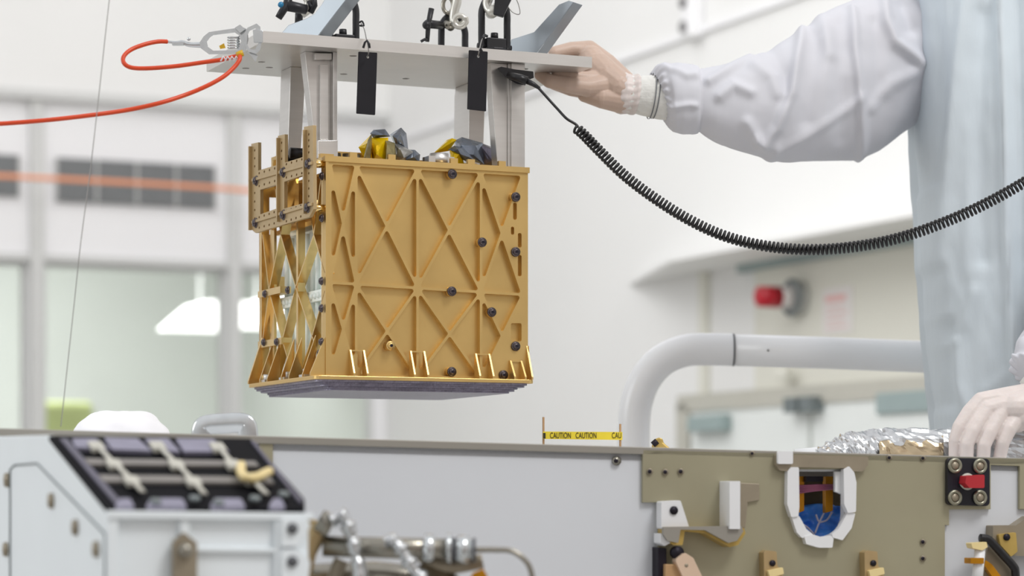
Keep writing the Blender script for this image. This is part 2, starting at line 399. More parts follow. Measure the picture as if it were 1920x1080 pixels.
# notice
b0, c1 = rw(1550, 543); b1, c0 = rw(1606, 622)
t = thing('wall_notice', 'white paper notice with faint pink heading on the wall', 'notice', ROOM.at(.012, (b0 + b1) / 2, c0))
MB().box(ROOM, .012, .016, b0, b1, c0, c1).build('sheet', M['paper'], t)
g = MB()
g.box(ROOM, .016, .018, b0 + .02, b1 - .04, c1 - .045, c1 - .025)
for k in range(4): g.box(ROOM, .016, .018, b0 + .03, b1 - .03 - .02 * (k % 2), c0 + .02 + .022 * k, c0 + .024 + .022 * k)
g.build('print', M['pinkink'], t)
b, c = rw(1503, 700)
tag(MB().box(ROOM, .05, .075, b - .06, b + .02, c - .02, c + .02).build('sensor', M['wall_beige'], bevel=.005), 'small beige sensor fixed above the double door', 'sensor')
b, c = rw(1318, 60)
t = thing('wall_intercom', 'pale box with grey buttons high on the wall, cut by the top edge', 'intercom', ROOM.at(0, b, c))
MB().box(ROOM, 0, .06, b - .07, b + .02, c - .02, c + .45).build('case', M['wall_panel'], t, bevel=.01)
for k in range(4): MB().cyl(ROOM.at(.06, b - .035, c + .02 + .09 * k), ROOM.at(.07, b - .035, c + .02 + .09 * k), .022).build('button', M['vent'], t)

# ---------------------------------------------------------------- gold instrument box
W, D, H = 0.3128, 0.300, 0.310
BOX = Fr(Vector((-0.2629, 3.5, CZ + 0.169)), U, V, Z)
def bf(px, py, b=0.0):
    h = BOX.hit(px, py, 1, b); return (h[0], h[2])
def bs(px, py, a=0.0):
    h = BOX.hit(px, py, 0, a); return (h[1], h[2])
ff = lambda x, y, h: BOX.at(x, h, y)        # h: depth behind the front face
fs_ = lambda x, y, h: BOX.at(h, x, y)       # h: distance right of the left face
box = thing('instrument_box', 'gold machined box with ribbed triangle pockets, hanging under the lifting plate', 'instrument', BOX.at(W / 2, D / 2, 0))

def round_poly(pts, r, n=4):
    out = []; m = len(pts)
    for i in range(m):
        p = Vector(pts[i]).to_2d() if len(pts[i]) > 2 else Vector(pts[i]); a = Vector(pts[i - 1]); b = Vector(pts[(i + 1) % m])
        d1 = (a - p); d2 = (b - p); l1 = d1.length; l2 = d2.length; d1.normalize(); d2.normalize()
        ang = math.acos(max(-1, min(1, d1.dot(d2)))) / 2
        t = min(r / math.tan(ang), l1 * .45, l2 * .45); rr = t * math.tan(ang)
        c = p + (d1 + d2).normalized() * (rr / math.sin(ang))
        s = p + d1 * t - c; e_ = p + d2 * t - c
        a0 = math.atan2(s.y, s.x); a1 = math.atan2(e_.y, e_.x); da = (a1 - a0 + PI) % (2 * PI) - PI
        for k in range(n + 1):
            q = a0 + da * k / n; out.append((c.x + rr * math.cos(q), c.y + rr * math.sin(q)))
    return out
def inset(pts, d):
    pts = [Vector(p) for p in pts]; m = len(pts)
    area2 = sum(pts[i].x * pts[(i + 1) % m].y - pts[(i + 1) % m].x * pts[i].y for i in range(m))
    if area2 < 0: pts.reverse()
    out = []
    for i in range(m):
        p, a, b = pts[i], pts[i - 1], pts[(i + 1) % m]
        e1 = (p - a).normalized(); e2 = (b - p).normalized()
        n1 = Vector((-e1.y, e1.x)); n2 = Vector((-e2.y, e2.x))
        k = (n1 + n2); k = k / max(1e-6, k.dot(n1)); out.append(tuple(p + k * d))
    return out

def ytop(x): return 292 + (x - 610) * .0605
def ybot(x): return 705 + (x - 610) * .021
xs = [619, 668, 783, 902, 980]
ROWS = [(lambda x: ytop(x) + 13, lambda x: 540 + (x - 783) * .063), (lambda x: 540 + (x - 783) * .063, lambda x: ybot(x) - 2)]
pockets = []
for i in range(4):
    for j, (y0, y1) in enumerate(ROWS):
        x0, x1 = xs[i], xs[i + 1]
        TL, TR, BL, BR = [Vector(bf(x, y)) for x, y in ((x0, y0(x0)), (x1, y0(x1)), (x0, y1(x0)), (x1, y1(x1)))]
        # diagonals meet
        d1 = BR - TL; d2 = BL - TR; den = d1.x * d2.y - d1.y * d2.x; w_ = TR - TL
        tt = (w_.x * d2.y - w_.y * d2.x) / den; C_ = TL + d1 * tt
        tri = [(TL, C_, TR), (TL, BL, C_), (TR, C_, BR), (BL, BR, C_)]
        for k, T in enumerate(tri):
            if i == 3 and k == 2: continue
            if j == 1 and k == 3 and i in (0, 3): continue
            q = inset([tuple(p) for p in T], .0019)
            area_ = abs((q[1][0] - q[0][0]) * (q[2][1] - q[0][1]) - (q[2][0] - q[0][0]) * (q[1][1] - q[0][1])) / 2
            if area_ < 1e-4: continue
            pockets.append(round_poly(q, .0028))
for x0, y0, x1, y1 in ((962, 380, 969, 412), (958, 425, 964, 440), (971, 437, 978, 464), (971, 478, 978, 518), (971, 558, 978, 584), (958, 606, 978, 640)):
    if True:
        pockets.append(round_poly([bf(x0, y0), bf(x0, y1), bf(x1, y1), bf(x1, y0)], .0024))
# drop pockets that would overlap an earlier one (slots beside the last triangle column)
def bb(p): return (min(q[0] for q in p), min(q[1] for q in p), max(q[0] for q in p), max(q[1] for q in p))
def inside(pt, poly):
    c = False; n = len(poly)
    for i in range(n):
        x1, y1 = poly[i]; x2, y2 = poly[i - 1]
        if (y1 > pt[1]) != (y2 > pt[1]) and pt[0] < (x2 - x1) * (pt[1] - y1) / (y2 - y1) + x1: c = not c
    return c
clean = []
for p in pockets:
    if any(any(inside(q, c) for q in p) or any(inside(q, p) for q in c) for c in clean): continue
    clean.append(p)
PD = .0095
mb = MB().prism([[(0, 0), (W, 0), (W, H), (0, H)]] + clean, ff, 0, PD)
mb.box(BOX, 0, W, PD, PD + .003, 0, H)
mb.box(BOX, -.0015, W + .0015, -.003, .004, H - .008, H)            # top lip
mb.box(BOX, 0, .004, -.002, 0, 0, H - .008)
for x in (663, 735, 852, 884, 942):                                   # tabs on the upper edge
    a, _ = bf(x, 300); mb.box(BOX, a - .0055, a + .0055, 0, .006, H, H + .0075)
front = mb.build('front_panel', M['gold'], box, bevel=.0006)
# screws of the front
def screw(p, n_out, r, parent, plain=False):
    s = MB().cyl(p, p + n_out * r * .8, r * 1.0, r * 1.0, 18).cyl(p - n_out * .0005, p + n_out * .0012, r * 1.45, r * 1.35, 18)
    o = s.build('screw', M['steel_screw'] if not plain else M['gold'], parent)
    MB().cyl(p + n_out * (r * .8 - .0003), p + n_out * (r * .8 + .0003), r * .5, r * .5, 6, smooth=False).build('socket', M['screw_hole'], o)
    return o
for i, (x, y) in enumerate(((849, 326), (968, 369), (905, 454), (968, 472), (848, 546), (923, 585), (733, 648), (968, 649), (848, 697), (945, 703))):
    a, c = bf(x, y, -.003)
    MB().cyl(BOX.at(a, PD, c), BOX.at(a, -.0015, c), .0068, .0062, 24).build('boss', M['gold'], box)
    screw(BOX.at(a, -.0015, c), -V, .0050, box, plain=(i == 6))
for y in (350, 432, 547, 597, 630):
    c = (930 - y) / F * 3.63 - .169
    screw(BOX.at(W, .012, c), U, .0035, box)
# feet along the front lower edge
for (x0, x1, yt, yb) in ((655, 680, 656, 702), (768, 793, 658, 704), (890, 915, 663, 708), (955, 975, 676, 708)):
    a0, ct = bf(x0 + 1, yt); a1, _ = bf(x1 + 1, yt)
    f = MB()
    for a in (a0, a1):
        f.prism([[(0, ct), (0, .000), (-.019, .000), (-.019, .004), (-.003, ct)]], lambda x, y, h, A=a: BOX.at(A + h, x, y), -.0013, .0013)
    f.box(BOX, a0, a1, -.003, 0, ct - .002, ct)
    f.build('foot_bracket', M['gold'], box)
# base flange and layered film below
def base_loop(x0, x1, y0, y1, r=.01): return round_poly([(x0, y0), (x1, y0), (x1, y1), (x0, y1)], r)
MB().prism([base_loop(-.022, W + .003, -.019, .290)], lambda x, y, h: BOX.at(x, y, h), -.0055, .0).build('base_flange', M['gold'], box, bevel=.0008)
g = MB()
for k in range(5):
    z1 = -.0055 - .0028 * k; ins = .003 + .006 * k
    L = []
    n = 60
    for q in base_loop(-.020 + ins, W - .0 - ins * .9, -.017 + ins * .7, .286 - ins * .2, .012):
        L.append((q[0] + .002 * math.sin(q[1] * 190 + k * 2), q[1] + .002 * math.sin(q[0] * 160 + k * 1.7)))
    g.prism([L], lambda x, y, h: BOX.at(x, y, h), z1 - .0029, z1)
g.build('underside_film', M['underplate'], box)
# flared gussets at the corners
def gusset(name, loop, fn, h0, h1, m=M['gold']): return MB().prism([loop], fn, h0, h1).build(name, m, box)
gusset('corner_gusset', [(W - .0005, .05), (W - .0005, 0), (W + .004, 0), (W + .003, .012)], ff, -.004, .004)
gusset('corner_gusset', [(0, .055), (-.022, .004), (-.022, 0), (0, 0)], ff, -.0, .004)
gusset('corner_gusset', [(0, .07), (-.022, .004), (-.022, 0), (0, 0)], ff, .284, .289, M['gold_shiny'])
MB().prism([[(W - .001, .055), (W - .001, 0), (W + .003, .0), (W + .003, .014)]], ff, .0, .28).build('right_skirt', M['gold'], box)
MB().prism([[(0, .05), (0, 0), (-.019, 0), (-.019, .004)]], fs_, W - .0025, W).build('corner_gusset', M['gold'], box)

# left side truss: thin members with deep webs
tr = MB()
def member(x0, y0, x1, y1, th=.0028, a0=0.0, a1=.014):
    p = Vector(bs(x0, y0)); q = Vector(bs(x1, y1)); d = (q - p).normalized(); n = Vector((-d.y, d.x)) * th / 2
    tr.prism([[tuple(p + n), tuple(q + n), tuple(q - n), tuple(p - n)]], fs_, a0, a1)
MEM = [(526, 440, 504, 544), (526, 440, 554, 538), (588, 440, 554, 538), (588, 440, 609, 512), (504, 544, 492, 440), (504, 544, 529, 638), (554, 538, 529, 638),
       (554, 538, 585, 630), (609, 545, 585, 630), (529, 638, 508, 708), (529, 638, 548, 703), (585, 630, 562, 705), (585, 630, 604, 690), (504, 544, 492, 640),
       (510, 300, 526, 440), (568, 300, 588, 440), (548, 300, 526, 440), (606, 300, 588, 440)]
for m_ in MEM: member(*m_)
tr.box(BOX, 0, .012, D - .012, D, 0, H)                      # far upright
tr.box(BOX, 0, .012, 0.012, .017, 0, H)
s0, _ = bs(556, 540)
tr.box(BOX, .001, .012, s0 - .004, s0 + .004, 0, .25)
s1, _ = bs(503, 540)
tr.box(BOX, .006, .01, s1 - .010, s1 + .010, 0, .25)
tr.box(BOX, 0, .012, 0.012, D, H - .008, H)
tr.build('side_truss', M['gold_shiny'], box)
g = MB()
for (x0, y0, x1, y1) in ((487, 550, 529, 546), (487, 646, 531, 640)):
    p = bs(x0, y0); q = bs(x1, y1)
    cc = (p[1] + q[1]) / 2
    b0, b1 = sorted((p[0], q[0]))
    MB().box(BOX, -.003, .014, max(0.012, b0), min(D, b1), cc - .005, cc + .005).build('cross_bar', M['gold_shiny'], box)

for x, y in ((497, 551), (540, 544), (603, 527), (603, 578), (603, 641), (600, 662), (495, 642), (519, 641), (604, 330), (604, 409)):
    b, c = bs(x, y, -.003); screw(BOX.at(-.003, b, c), -U, .0042, box)
# flared feet on the left side
for b_ in (.04, .10, .135, .20, .235):
    MB().prism([[(0, .06), (0, 0), (-.020, 0), (-.020, .004)]], ff, b_, b_ + .003).build('foot_bracket', M['gold_shiny'], box)
for b_ in (.05, .14, .23):
    MB().box(BOX, -.018, -.001, b_ - .012, b_ + .012, 0.0, .004).cyl(BOX.at(-.010, b_, .004), BOX.at(-.010, b_, .012), .006).build('foot_pad', M['alu'], box)
# remaining walls and the inside
MB().prism([[(0, 0), (W, 0), (W, H), (0, H)]] + [[(x0, z0), (x0 + .085, z0), (x0 + .085, z0 + .12), (x0, z0 + .12)] for x0 in (.015, .114, .213) for z0 in (.02, .165)], ff, D - .004, D).build('back_panel', M['gold_shiny'], box)
MB().box(BOX, W - .004, W, PD + .003, D - .004, 0, H).build('right_panel', M['gold'], box)
g = MB()
for k in range(10):
    for z0, z1 in ((.02, .112), (.128, .215)):
        b_ = .03 + k * .023
        g.cyl(BOX.at(.024, b_, z0), BOX.at(.024, b_, z1), .0045, n=10)
g.box(BOX, .028, .25, .02, .25, .012, .22)
g.box(BOX, .017, .03, .02, .25, .112, .128)
for k in range(15): g.cyl(BOX.at(.018, .03 + k * .0155, .120), BOX.at(.0145, .03 + k * .0155, .120), .0045, n=10)
g.build('core_module', M['core'], box)
g = MB()
g.box(BOX, .02, .29, .02, .28, .225, .232)
g.box(BOX, .03, .06, .03, .27, .235, .300)
for k in range(6): g.box(BOX, .012, .02, .03 + .04 * k, .05 + .04 * k, .235, .29)
g.build('upper_shelf', M['gold_shiny'], box)
# pieces standing above the top edge
g = MB()
g.box(BOX, .02, .16, .10, .106, H, H + .022); g.box(BOX, .13, .30, .16, .166, H, H + .025)
g.box(BOX, 0.0, .02, .02, .28, H, H + .006); g.box(BOX, .006, .03, .20, .26, H, H + .03)
g.build('top_rail', M['gold'], box)
g = MB()
for a, b_ in ((.035, .05), (.05, .05), (.065, .05), (.17, .04), (.18, .05), (.19, .04)):
    MB().cyl(BOX.at(a, b_, H - .01), BOX.at(a, b_, H + .012), .006, n=12).build('connector_pin', M['brown'], box)
g = MB()
for a, b_, z in ((.012, .13, H + .02), (.012, .15, H + .012), (.02, .05, H + .012), (.02, .19, H + .028)):
    MB().cyl(BOX.at(a - .02, b_, z), BOX.at(a + .01, b_, z), .008, n=14).build('cable_connector', M['black'], box)
MB().cyl(BOX.at(.185, .03, H), BOX.at(.185, .03, H + .017), .014, n=20).box(BOX, .165, .205, .02, .045, H, H + .012).build('threaded_fitting', M['alu'], box)
# perforated bracket outside the left face
AB = -.020
cb = lambda x, y, h: BOX.at(AB + h, x, y)
ol = [(474, 270), (487, 267), (487, 320), (524, 309), (524, 255), (537, 252), (537, 305), (573, 294), (573, 238), (590, 235), (591, 392), (583, 407), (482, 437), (474, 430)]
hl = [[(491, 356), (522, 346), (522, 391), (491, 402)], [(536, 341), (573, 328), (573, 381), (536, 391)]]
loops = [[bs(x, y, AB) for x, y in ol]] + [[bs(x, y, AB) for x, y in h] for h in hl]
def row(x0, y0, x1, y1, n, rx=1.0):
    for k in range(n):
        x = x0 + (x1 - x0) * k / max(1, n - 1); y = y0 + (y1 - y0) * k / max(1, n - 1)
        b_, c_ = bs(x, y, AB)
        loops.append([(b_ + .0030 * math.cos(q * PI / 4), c_ + .0019 * math.sin(q * PI / 4)) for q in range(8)])
row(489, 325, 518, 316, 4); row(540, 308, 569, 299, 4); row(489, 349, 518, 339.5, 4); row(540, 333, 569, 325, 4)
row(489, 427, 517, 419, 4); row(540, 415, 567, 406, 4); row(489, 407.5, 517, 398, 4); row(540, 396, 567, 386, 4)
row(480.5, 282, 480.5, 312, 3); row(531, 268, 531, 298, 3); row(582, 252, 582, 286, 4); row(582, 325, 582, 368, 4); row(480.5, 362, 480.5, 410, 4)
brk = MB().prism(loops, cb, -.0025, .0025)
def bstrip(x0, y0, x1, y1, w_, h0, h1):
    p = Vector(bs(x0, y0, AB)); q = Vector(bs(x1, y1, AB)); d = (q - p).normalized(); n = Vector((-d.y, d.x)) * w_ / 2
    brk.prism([[tuple(p + n), tuple(q + n), tuple(q - n), tuple(p - n)]], cb, h0, h1)
for x in (474.5, 527, 577): bstrip(x, 275 - (x - 474) * .3, x, 432 - (x - 474) * .3, .004, -.007, -.0025)
bstrip(478, 338, 590, 306, .004, -.0055, -.0025); bstrip(478, 417, 590, 383, .004, -.0055, -.0025)
brk.build('perforated_bracket', M['brass'], box, bevel=.0004)
for x, y in ((481, 339), (532, 323), (579, 307), (480, 418), (532, 403), (578, 389)):
    b_, c_ = bs(x, y, AB - .0025)
    screw(BOX.at(AB - .0025, b_, c_), -U, .0056, box)
g = MB()
for b_ in (.004, .135, .26):
    for y in (305, 388):
        _, c_ = bs(600, y, -.01)
        MB().cyl(BOX.at(AB + .0025, b_ + .004, c_ + .0), BOX.at(.003, b_ + .004, c_), .0055, n=14).build('standoff', M['brass_rod'], box)

# ---------------------------------------------------------------- film wraps on top of the box
def blob(name, mat_, label, cat, px_pts, Y, dy=.02, extra=0, sx=0):
    """crumpled film: hull over an outline with points pulled towards and away from the viewer"""
    random.seed(sx)
    pts = []
    cx = sum(p[0] for p in px_pts) / len(px_pts); cy = sum(p[1] for p in px_pts) / len(px_pts)
    for x, y in px_pts: pts.append(P(x, y, Y + random.uniform(-.3, .3) * dy))
    for k in range(14):
        x, y = random.choice(px_pts); f_ = random.uniform(.2, .85)
        pts.append(P(cx + (x - cx) * f_, cy + (y - cy) * f_, Y + random.choice((-1, 1)) * dy * random.uniform(.5, 1)))
    m = MB().hull(pts); return m
wrap = thing('film_wrap', 'crumpled yellow and grey film wrap on the box top, left clump', 'film wrap', P(715, 298, 3.60), 'film wraps on the box top')
blob('', 0, 0, 0, [(672, 276), (688, 262), (696, 252), (700, 300), (684, 300)], 3.60, .02, sx=1).build('yellow_film', M['kapton'], wrap)
blob('', 0, 0, 0, [(694, 262), (698, 258), (728, 258), (728, 304), (700, 304)], 3.59, .02, sx=2).build('yellow_film', M['kapton'], wrap)
blob('', 0, 0, 0, [(722, 262), (740, 268), (744, 300), (722, 304)], 3.585, .018, sx=3).build('olive_film', M['olivefilm'], wrap)
blob('', 0, 0, 0, [(694, 250), (700, 243), (722, 242), (732, 256), (700, 259)], 3.60, .02, sx=4).build('grey_film', M['greyfilm'], wrap)
blob('', 0, 0, 0, [(681, 300), (690, 262), (697, 250), (698, 268), (694, 302)], 3.575, .008, sx=14).build('olive_film', M['olivefilm'], wrap)
blob('', 0, 0, 0, [(731, 252), (752, 239), (762, 250), (766, 285), (748, 285), (738, 268)], 3.62, .025, sx=5).build('grey_film', M['greyfilm'], wrap)
blob('', 0, 0, 0, [(738, 268), (748, 270), (776, 285), (760, 302), (742, 302)], 3.60, .02, sx=6).build('grey_film', M['silverfilm'], wrap)
blob('', 0, 0, 0, [(760, 280), (778, 281), (788, 290), (786, 304), (752, 304)], 3.61, .02, sx=7).build('grey_film', M['greyfilm'], wrap)
wrap = thing('film_wrap', 'crumpled yellow and slate film wrap on the box top, right clump', 'film wrap', P(870, 306, 3.63), 'film wraps on the box top')
blob('', 0, 0, 0, [(812, 288), (838, 262), (848, 259), (856, 262), (842, 283), (820, 285)], 3.66, .012, sx=8).build('yellow_film', M['kapton'], wrap)
blob('', 0, 0, 0, [(842, 278), (866, 284), (870, 308), (846, 308)], 3.65, .012, sx=9).build('yellow_film', M['kapton'], wrap)
blob('', 0, 0, 0, [(852, 264), (866, 257), (905, 268), (908, 308), (872, 300), (855, 285)], 3.68, .03, sx=10).build('grey_film', M['greyfilm'], wrap)
blob('', 0, 0, 0, [(840, 280), (852, 273), (868, 276), (890, 300), (886, 312), (862, 290)], 3.65, .015, sx=12).build('grey_film', M['greyfilm'], wrap)
blob('', 0, 0, 0, [(896, 266), (930, 278), (934, 312), (900, 312)], 3.69, .02, sx=11).build('grey_film', M['underplate'], wrap)

# ---------------------------------------------------------------- lifting fixture
PZ0, PZ1 = .632 - .169, .648 - .169
fx = thing('lifting_fixture', 'aluminium lifting plate on four posts bolted above the gold box', 'lifting fixture', BOX.at(W / 2, D / 2, H))
pl = [(-.0943, 0), (.4165, 0), (.4165, .262), (-.0943, .262)]
holes = []
for a, b_ in ((-.045, .15), (-.05, .21), (.02, .05), (.03, .17), (.06, .05), (.245, .05), (.2, .2), (.33, .05), (.345, .08), (.36, .11), (-.02, .19), (.10, .20)):
    holes.append([(a + .0055 * math.cos(q * PI / 8), b_ + .0055 * math.sin(q * PI / 8)) for q in range(16)])
MB().prism([pl] + holes, lambda x, y, h: BOX.at(x, y, h), PZ0, PZ1).build('plate', M['alu'], fx, bevel=.0008)
def post(polypx, b, depth, zbot=H, m=M['alu']):
    L = [bf(x, y, b) for x, y in polypx]
    return MB().prism([L], ff, b, b + depth).build('post', m, fx, bevel=.0008)
PT = PZ0
def toz(polypx, b, bot=None):
    """post outline with its head touching the plate and its foot on the box"""
    L = [list(bf(x, y, b)) for x, y in polypx]; zt = max(q[1] for q in L); zb = min(q[1] for q in L)
    for q in L:
        if abs(q[1] - zt) < .012: q[1] = PT
        if abs(q[1] - zb) < .008: q[1] = H + .0
    return [tuple(q) for q in L]
# front left: a channel with a raised middle web
b_ = .035
p_ = MB().prism([toz([(575, 97), (631, 97), (631, 290), (597, 290), (594, 262)], b_)], ff, b_ + .008, b_ + .03)
L = [bf(x, y, b_) for x, y in ((601, 120), (616, 120), (616, 262), (601, 262))]
p_.prism([L], ff, b_ + .001, b_ + .008)
L = [bf(x, y, b_) for x, y in ((623, 100), (631, 100), (631, 290), (623, 290))]
L = [(x, (PT if y > .4 else H)) for x, y in L]
p_.prism([L], ff, b_ - .004, b_ + .008)
L = [bf(x, y, b_) for x, y in ((590, 100), (622, 100), (622, 112), (590, 112))]
p_.prism([L], ff, b_ - .001, b_ + .008)
L = [bf(x, y, b_) for x, y in ((594, 264), (631, 264), (631, 290), (594, 290))]
p_.prism([[(x, (H if y < .325 else y)) for x, y in L]], ff, b_ - .006, b_ + .012)
p_.build('post', M['alu'], fx, bevel=.0008)
# rear left
b_ = .17
MB().prism([toz([(545, 110), (573, 110), (570, 190), (562, 320), (538, 320), (543, 190)], b_)], ff, b_, b_ + .045).build('post', M['alu'], fx, bevel=.0008)
# rear right
b_ = .19
MB().prism([toz([(882, 140), (911, 140), (910, 170), (904, 330), (878, 330), (880, 170)], b_)], ff, b_, b_ + .060).build('post', M['alu'], fx, bevel=.0008)
# front right with flanged foot
b_ = .02
p_ = MB().prism([toz([(919, 120), (951, 120), (951, 311), (933, 311), (926, 220)], b_)], ff, b_, b_ + .02)
L = toz([(951, 150), (966, 150), (966, 311), (951, 311)], b_); p_.prism([[(x, (PT if y > .4 else H)) for x, y in L]], ff, b_ - .004, b_ + .03)
L = toz([(955, 291), (980, 292), (980, 312), (955, 312)], b_); zz = max(q[1] for q in L); p_.prism([[(x, (H if y < .315 else y)) for x, y in L]], ff, b_ - .008, b_ + .03)
p_.build('post', M['alu'], fx, bevel=.0008)
# leaning arms
def arm(base_xy, polypx, Y, phi, th):
    h = Vector((math.cos(phi), math.sin(phi), 0)); n = Vector((-math.sin(phi), math.cos(phi), 0))
    A = Fr(P(base_xy[0], base_xy[1], Y), h, n, Z)
    L = [(lambda q: (q[0], q[2]))(A.hit(x, y, 1, 0)) for x, y in polypx]
    zb = (BOX.O.z + PZ1) - A.O.z
    L = [(x, (zb if k in ARMBASE else y)) for k, (x, y) in enumerate(L)]
    return MB().prism([L], lambda x, y, hh: A.at(x, hh, y), 0, th).build('leaning_arm', M['alu_blue'], fx, bevel=.001)
ARMBASE = (0, 8)
ARMBASE = (0, 7)
arm((590, 70), [(505, 70), (540, 47), (575, 34), (590, 25), (603, 8), (625, -30), (672, -30), (588, 72)], 3.545, R(-32), .028)
ARMBASE = (0, 6)
arm((1000, 100), [(950, 100), (958, 74), (1001, 60), (1048, 8), (1066, 1), (1076, 4), (1003, 104)], 3.66, R(-32), .026)

# hoist rings, shackles and hooks
def bow(name, pts, r, m, parent): return MB().tube(pts, r, 14).build(name, m, parent)
def smooth_path(pts, n=8):
    out = []; m = len(pts); pts = [Vector(p) for p in pts]
    for i in range(m - 1):
        p0 = pts[max(i - 1, 0)]; p1 = pts[i]; p2 = pts[i + 1]; p3 = pts[min(i + 2, m - 1)]
        for k in range(n):
            t = k / n
            out.append(.5 * ((2 * p1) + (p2 - p0) * t + (2 * p0 - 5 * p1 + 4 * p2 - p3) * t * t + (3 * p1 - p0 - 3 * p2 + p3) * t ** 3))
    out.append(pts[-1]); return out
ZP = BOX.O.z + PZ1
def hoist(cx, cyb, Y, w, hgt, label, hex_=True):
    """swivel hoist ring: base block, bolt head, side pins and bow"""
    c = P(cx, cyb, Y); c.z = ZP
    t = thing('hoist_ring', label, 'hoist ring', c, 'black swivel hoist rings on the plate')
    s = Y / F
    FRM = Fr(c, U, V, Z)
    MB().cyl(c, c + Z * 6 * s, 24 * s, 24 * s, 8, smooth=False).box(FRM, -19 * s, 19 * s, -13 * s, 13 * s, 4 * s, 25 * s).build('base_block', M['black'], t, bevel=.0012)
    MB().cyl(c + Z * 25 * s, c + Z * 36 * s, 7.5 * s, 7 * s, 18).build('bolt_head', M['darkgrey'] if False else M['black'], t)
    g = MB()
    for sg in (-1, 1): g.cyl(c + U * sg * 19 * s + Z * 10 * s, c + U * sg * 34 * s + Z * 10 * s, 6.5 * s, 5.5 * s, 14)
    g.build('pivot_pin', M['black'], t)
    pts = smooth_path([c + U * x * s + Z * z * s for x, z in ((-26, 8), (-26, 50), (-25, 78), (-14, 100), (0, 107), (14, 100), (25, 78), (26, 50), (26, 8))])
    MB().tube(pts, 6.6 * s, 14).build('bow', M['black'], t)
    return t, c, s
hr1, c1, s1 = hoist(643, 70, 3.60, 50, 100, 'black swivel hoist ring on the plate beside the left leaning arm')
hr2, c2, s2 = hoist(927, 92, 3.63, 50, 100, 'black swivel hoist ring on the plate behind the right black tag')
# middle shackle, seen partly over the plate
cm = P(848, 86, 3.76); cm.z = ZP; sm_ = 3.76 / F
hr3 = thing('hoist_ring', 'smaller black hoist ring in the middle rear of the plate', 'hoist ring', cm, 'black swivel hoist rings on the plate')
MB().tube(smooth_path([cm + U * x * sm_ + Z * z * sm_ for x, z in ((-22, 10), (-22, 60), (-20, 80), (-10, 94), (2, 99), (14, 92), (25, 72), (26, 50), (26, 10))]), 6.4 * sm_, 14).build('bow', M['black'], hr3)
MB().cyl(cm, cm + Z * 20 * sm_, 24 * sm_, 20 * sm_, 20).build('base_block', M['black'], hr3)
# T handle clamp left of the middle ring
t = thing('clamp_screw', 'small black T-handled screw left of the middle hoist ring', 'clamp screw', P(805, 80, 3.70))
MB().tube([P(809, 16, 3.7), P(803, 46, 3.7), P(801, 78, 3.7)], lambda q: .0044 - .0012 * q, 12).build('handle', M['black'], t)
MB().cyl(P(801, 45, 3.70), P(826, 47, 3.74), .0064, n=16).build('spindle', M['black'], t)
MB().ball(P(800, 47, 3.695), .0066).build('knob', M['black'], t)
MB().tube([P(802, 74, 3.7), P(796, 74, 3.69), P(789, 78, 3.69)], .0022, 8).build('latch', M['black'], t)
# middle hook
def hook(label, pts, r, Y, eye=None, plates=None):
    t = thing('lifting_hook', label, 'hook', P(pts[0][0], pts[0][1], Y), 'pale steel hooks holding the hoist rings')
    MB().tube(smooth_path([P(x, y, Y + dy) for x, y, dy in pts]), lambda q: r * (1.25 - .45 * q), 14).build('hook', M['hook'], t)
    top = P(pts[0][0], pts[0][1], Y); MB().cyl(top - Z * .01, top + Z * 1.2, .004, n=10).build('hoist_wire', M['wire'], t)
    return t
t = hook('pale steel hook with eye through the middle hoist ring', [(858, -30, 0), (857, 0, 0), (852, 22, 0), (851, 40, 0), (860, 48, -.004), (872, 42, -.01), (872, 32, -.012)], .0062, 3.74)
MB().tube([P(862, 40, 3.728) + Vector((math.cos(k * PI / 10) * .0085, 0, math.sin(k * PI / 10) * .0085)) for k in range(20)], .0042, 10, closed=True).build('eye', M['hook'], t)
MB().tube([P(840, 10, 3.75) + Vector((math.cos(k * PI / 10) * .0075, 0, math.sin(k * PI / 10) * .012)) for k in range(20)], .0032, 10, closed=True).build('side_link', M['pipe'], t)
MB().cyl(P(838, 45, 3.75), P(846, 50, 3.74), .007, n=14).build('swivel', M['pipe'], t)
t = hook('pale steel hook through the hoist ring near the black cable clip', [(920, -40, 0), (917, -8, 0), (913, 8, 0), (918, 20, -.004), (928, 18, -.01), (932, 8, -.012)], .0062, 3.62)
MB().cyl(P(925, 21, 3.60), P(921, 24, 3.64), .009, n=16).build('swivel', M['hook'], t)
MB().prism([[(-.010, -.012), (.004, -.016), (.020, .018), (.012, .05), (-.004, .05)]], lambda x, y, h: P(938, 12, 3.60) + Vector((x, h, y)), -.005, .005).build('safety_latch', M['black'], t, bevel=.001)
t2 = MB().tube(smooth_path([P(x, y, 3.61) for x, y in ((952, 12), (960, 22), (970, 27), (975, 24), (972, 8), (966, -6), (962, -20))]), .0007, 6).build('lanyard', M['wire'], t)
t = hook('pale steel hook ending above the left hoist ring', [(640, -60, 0), (648, -20, 0), (654, 0, 0), (650, 8, -.005), (645, 2, -.01)], .0045, 3.62)
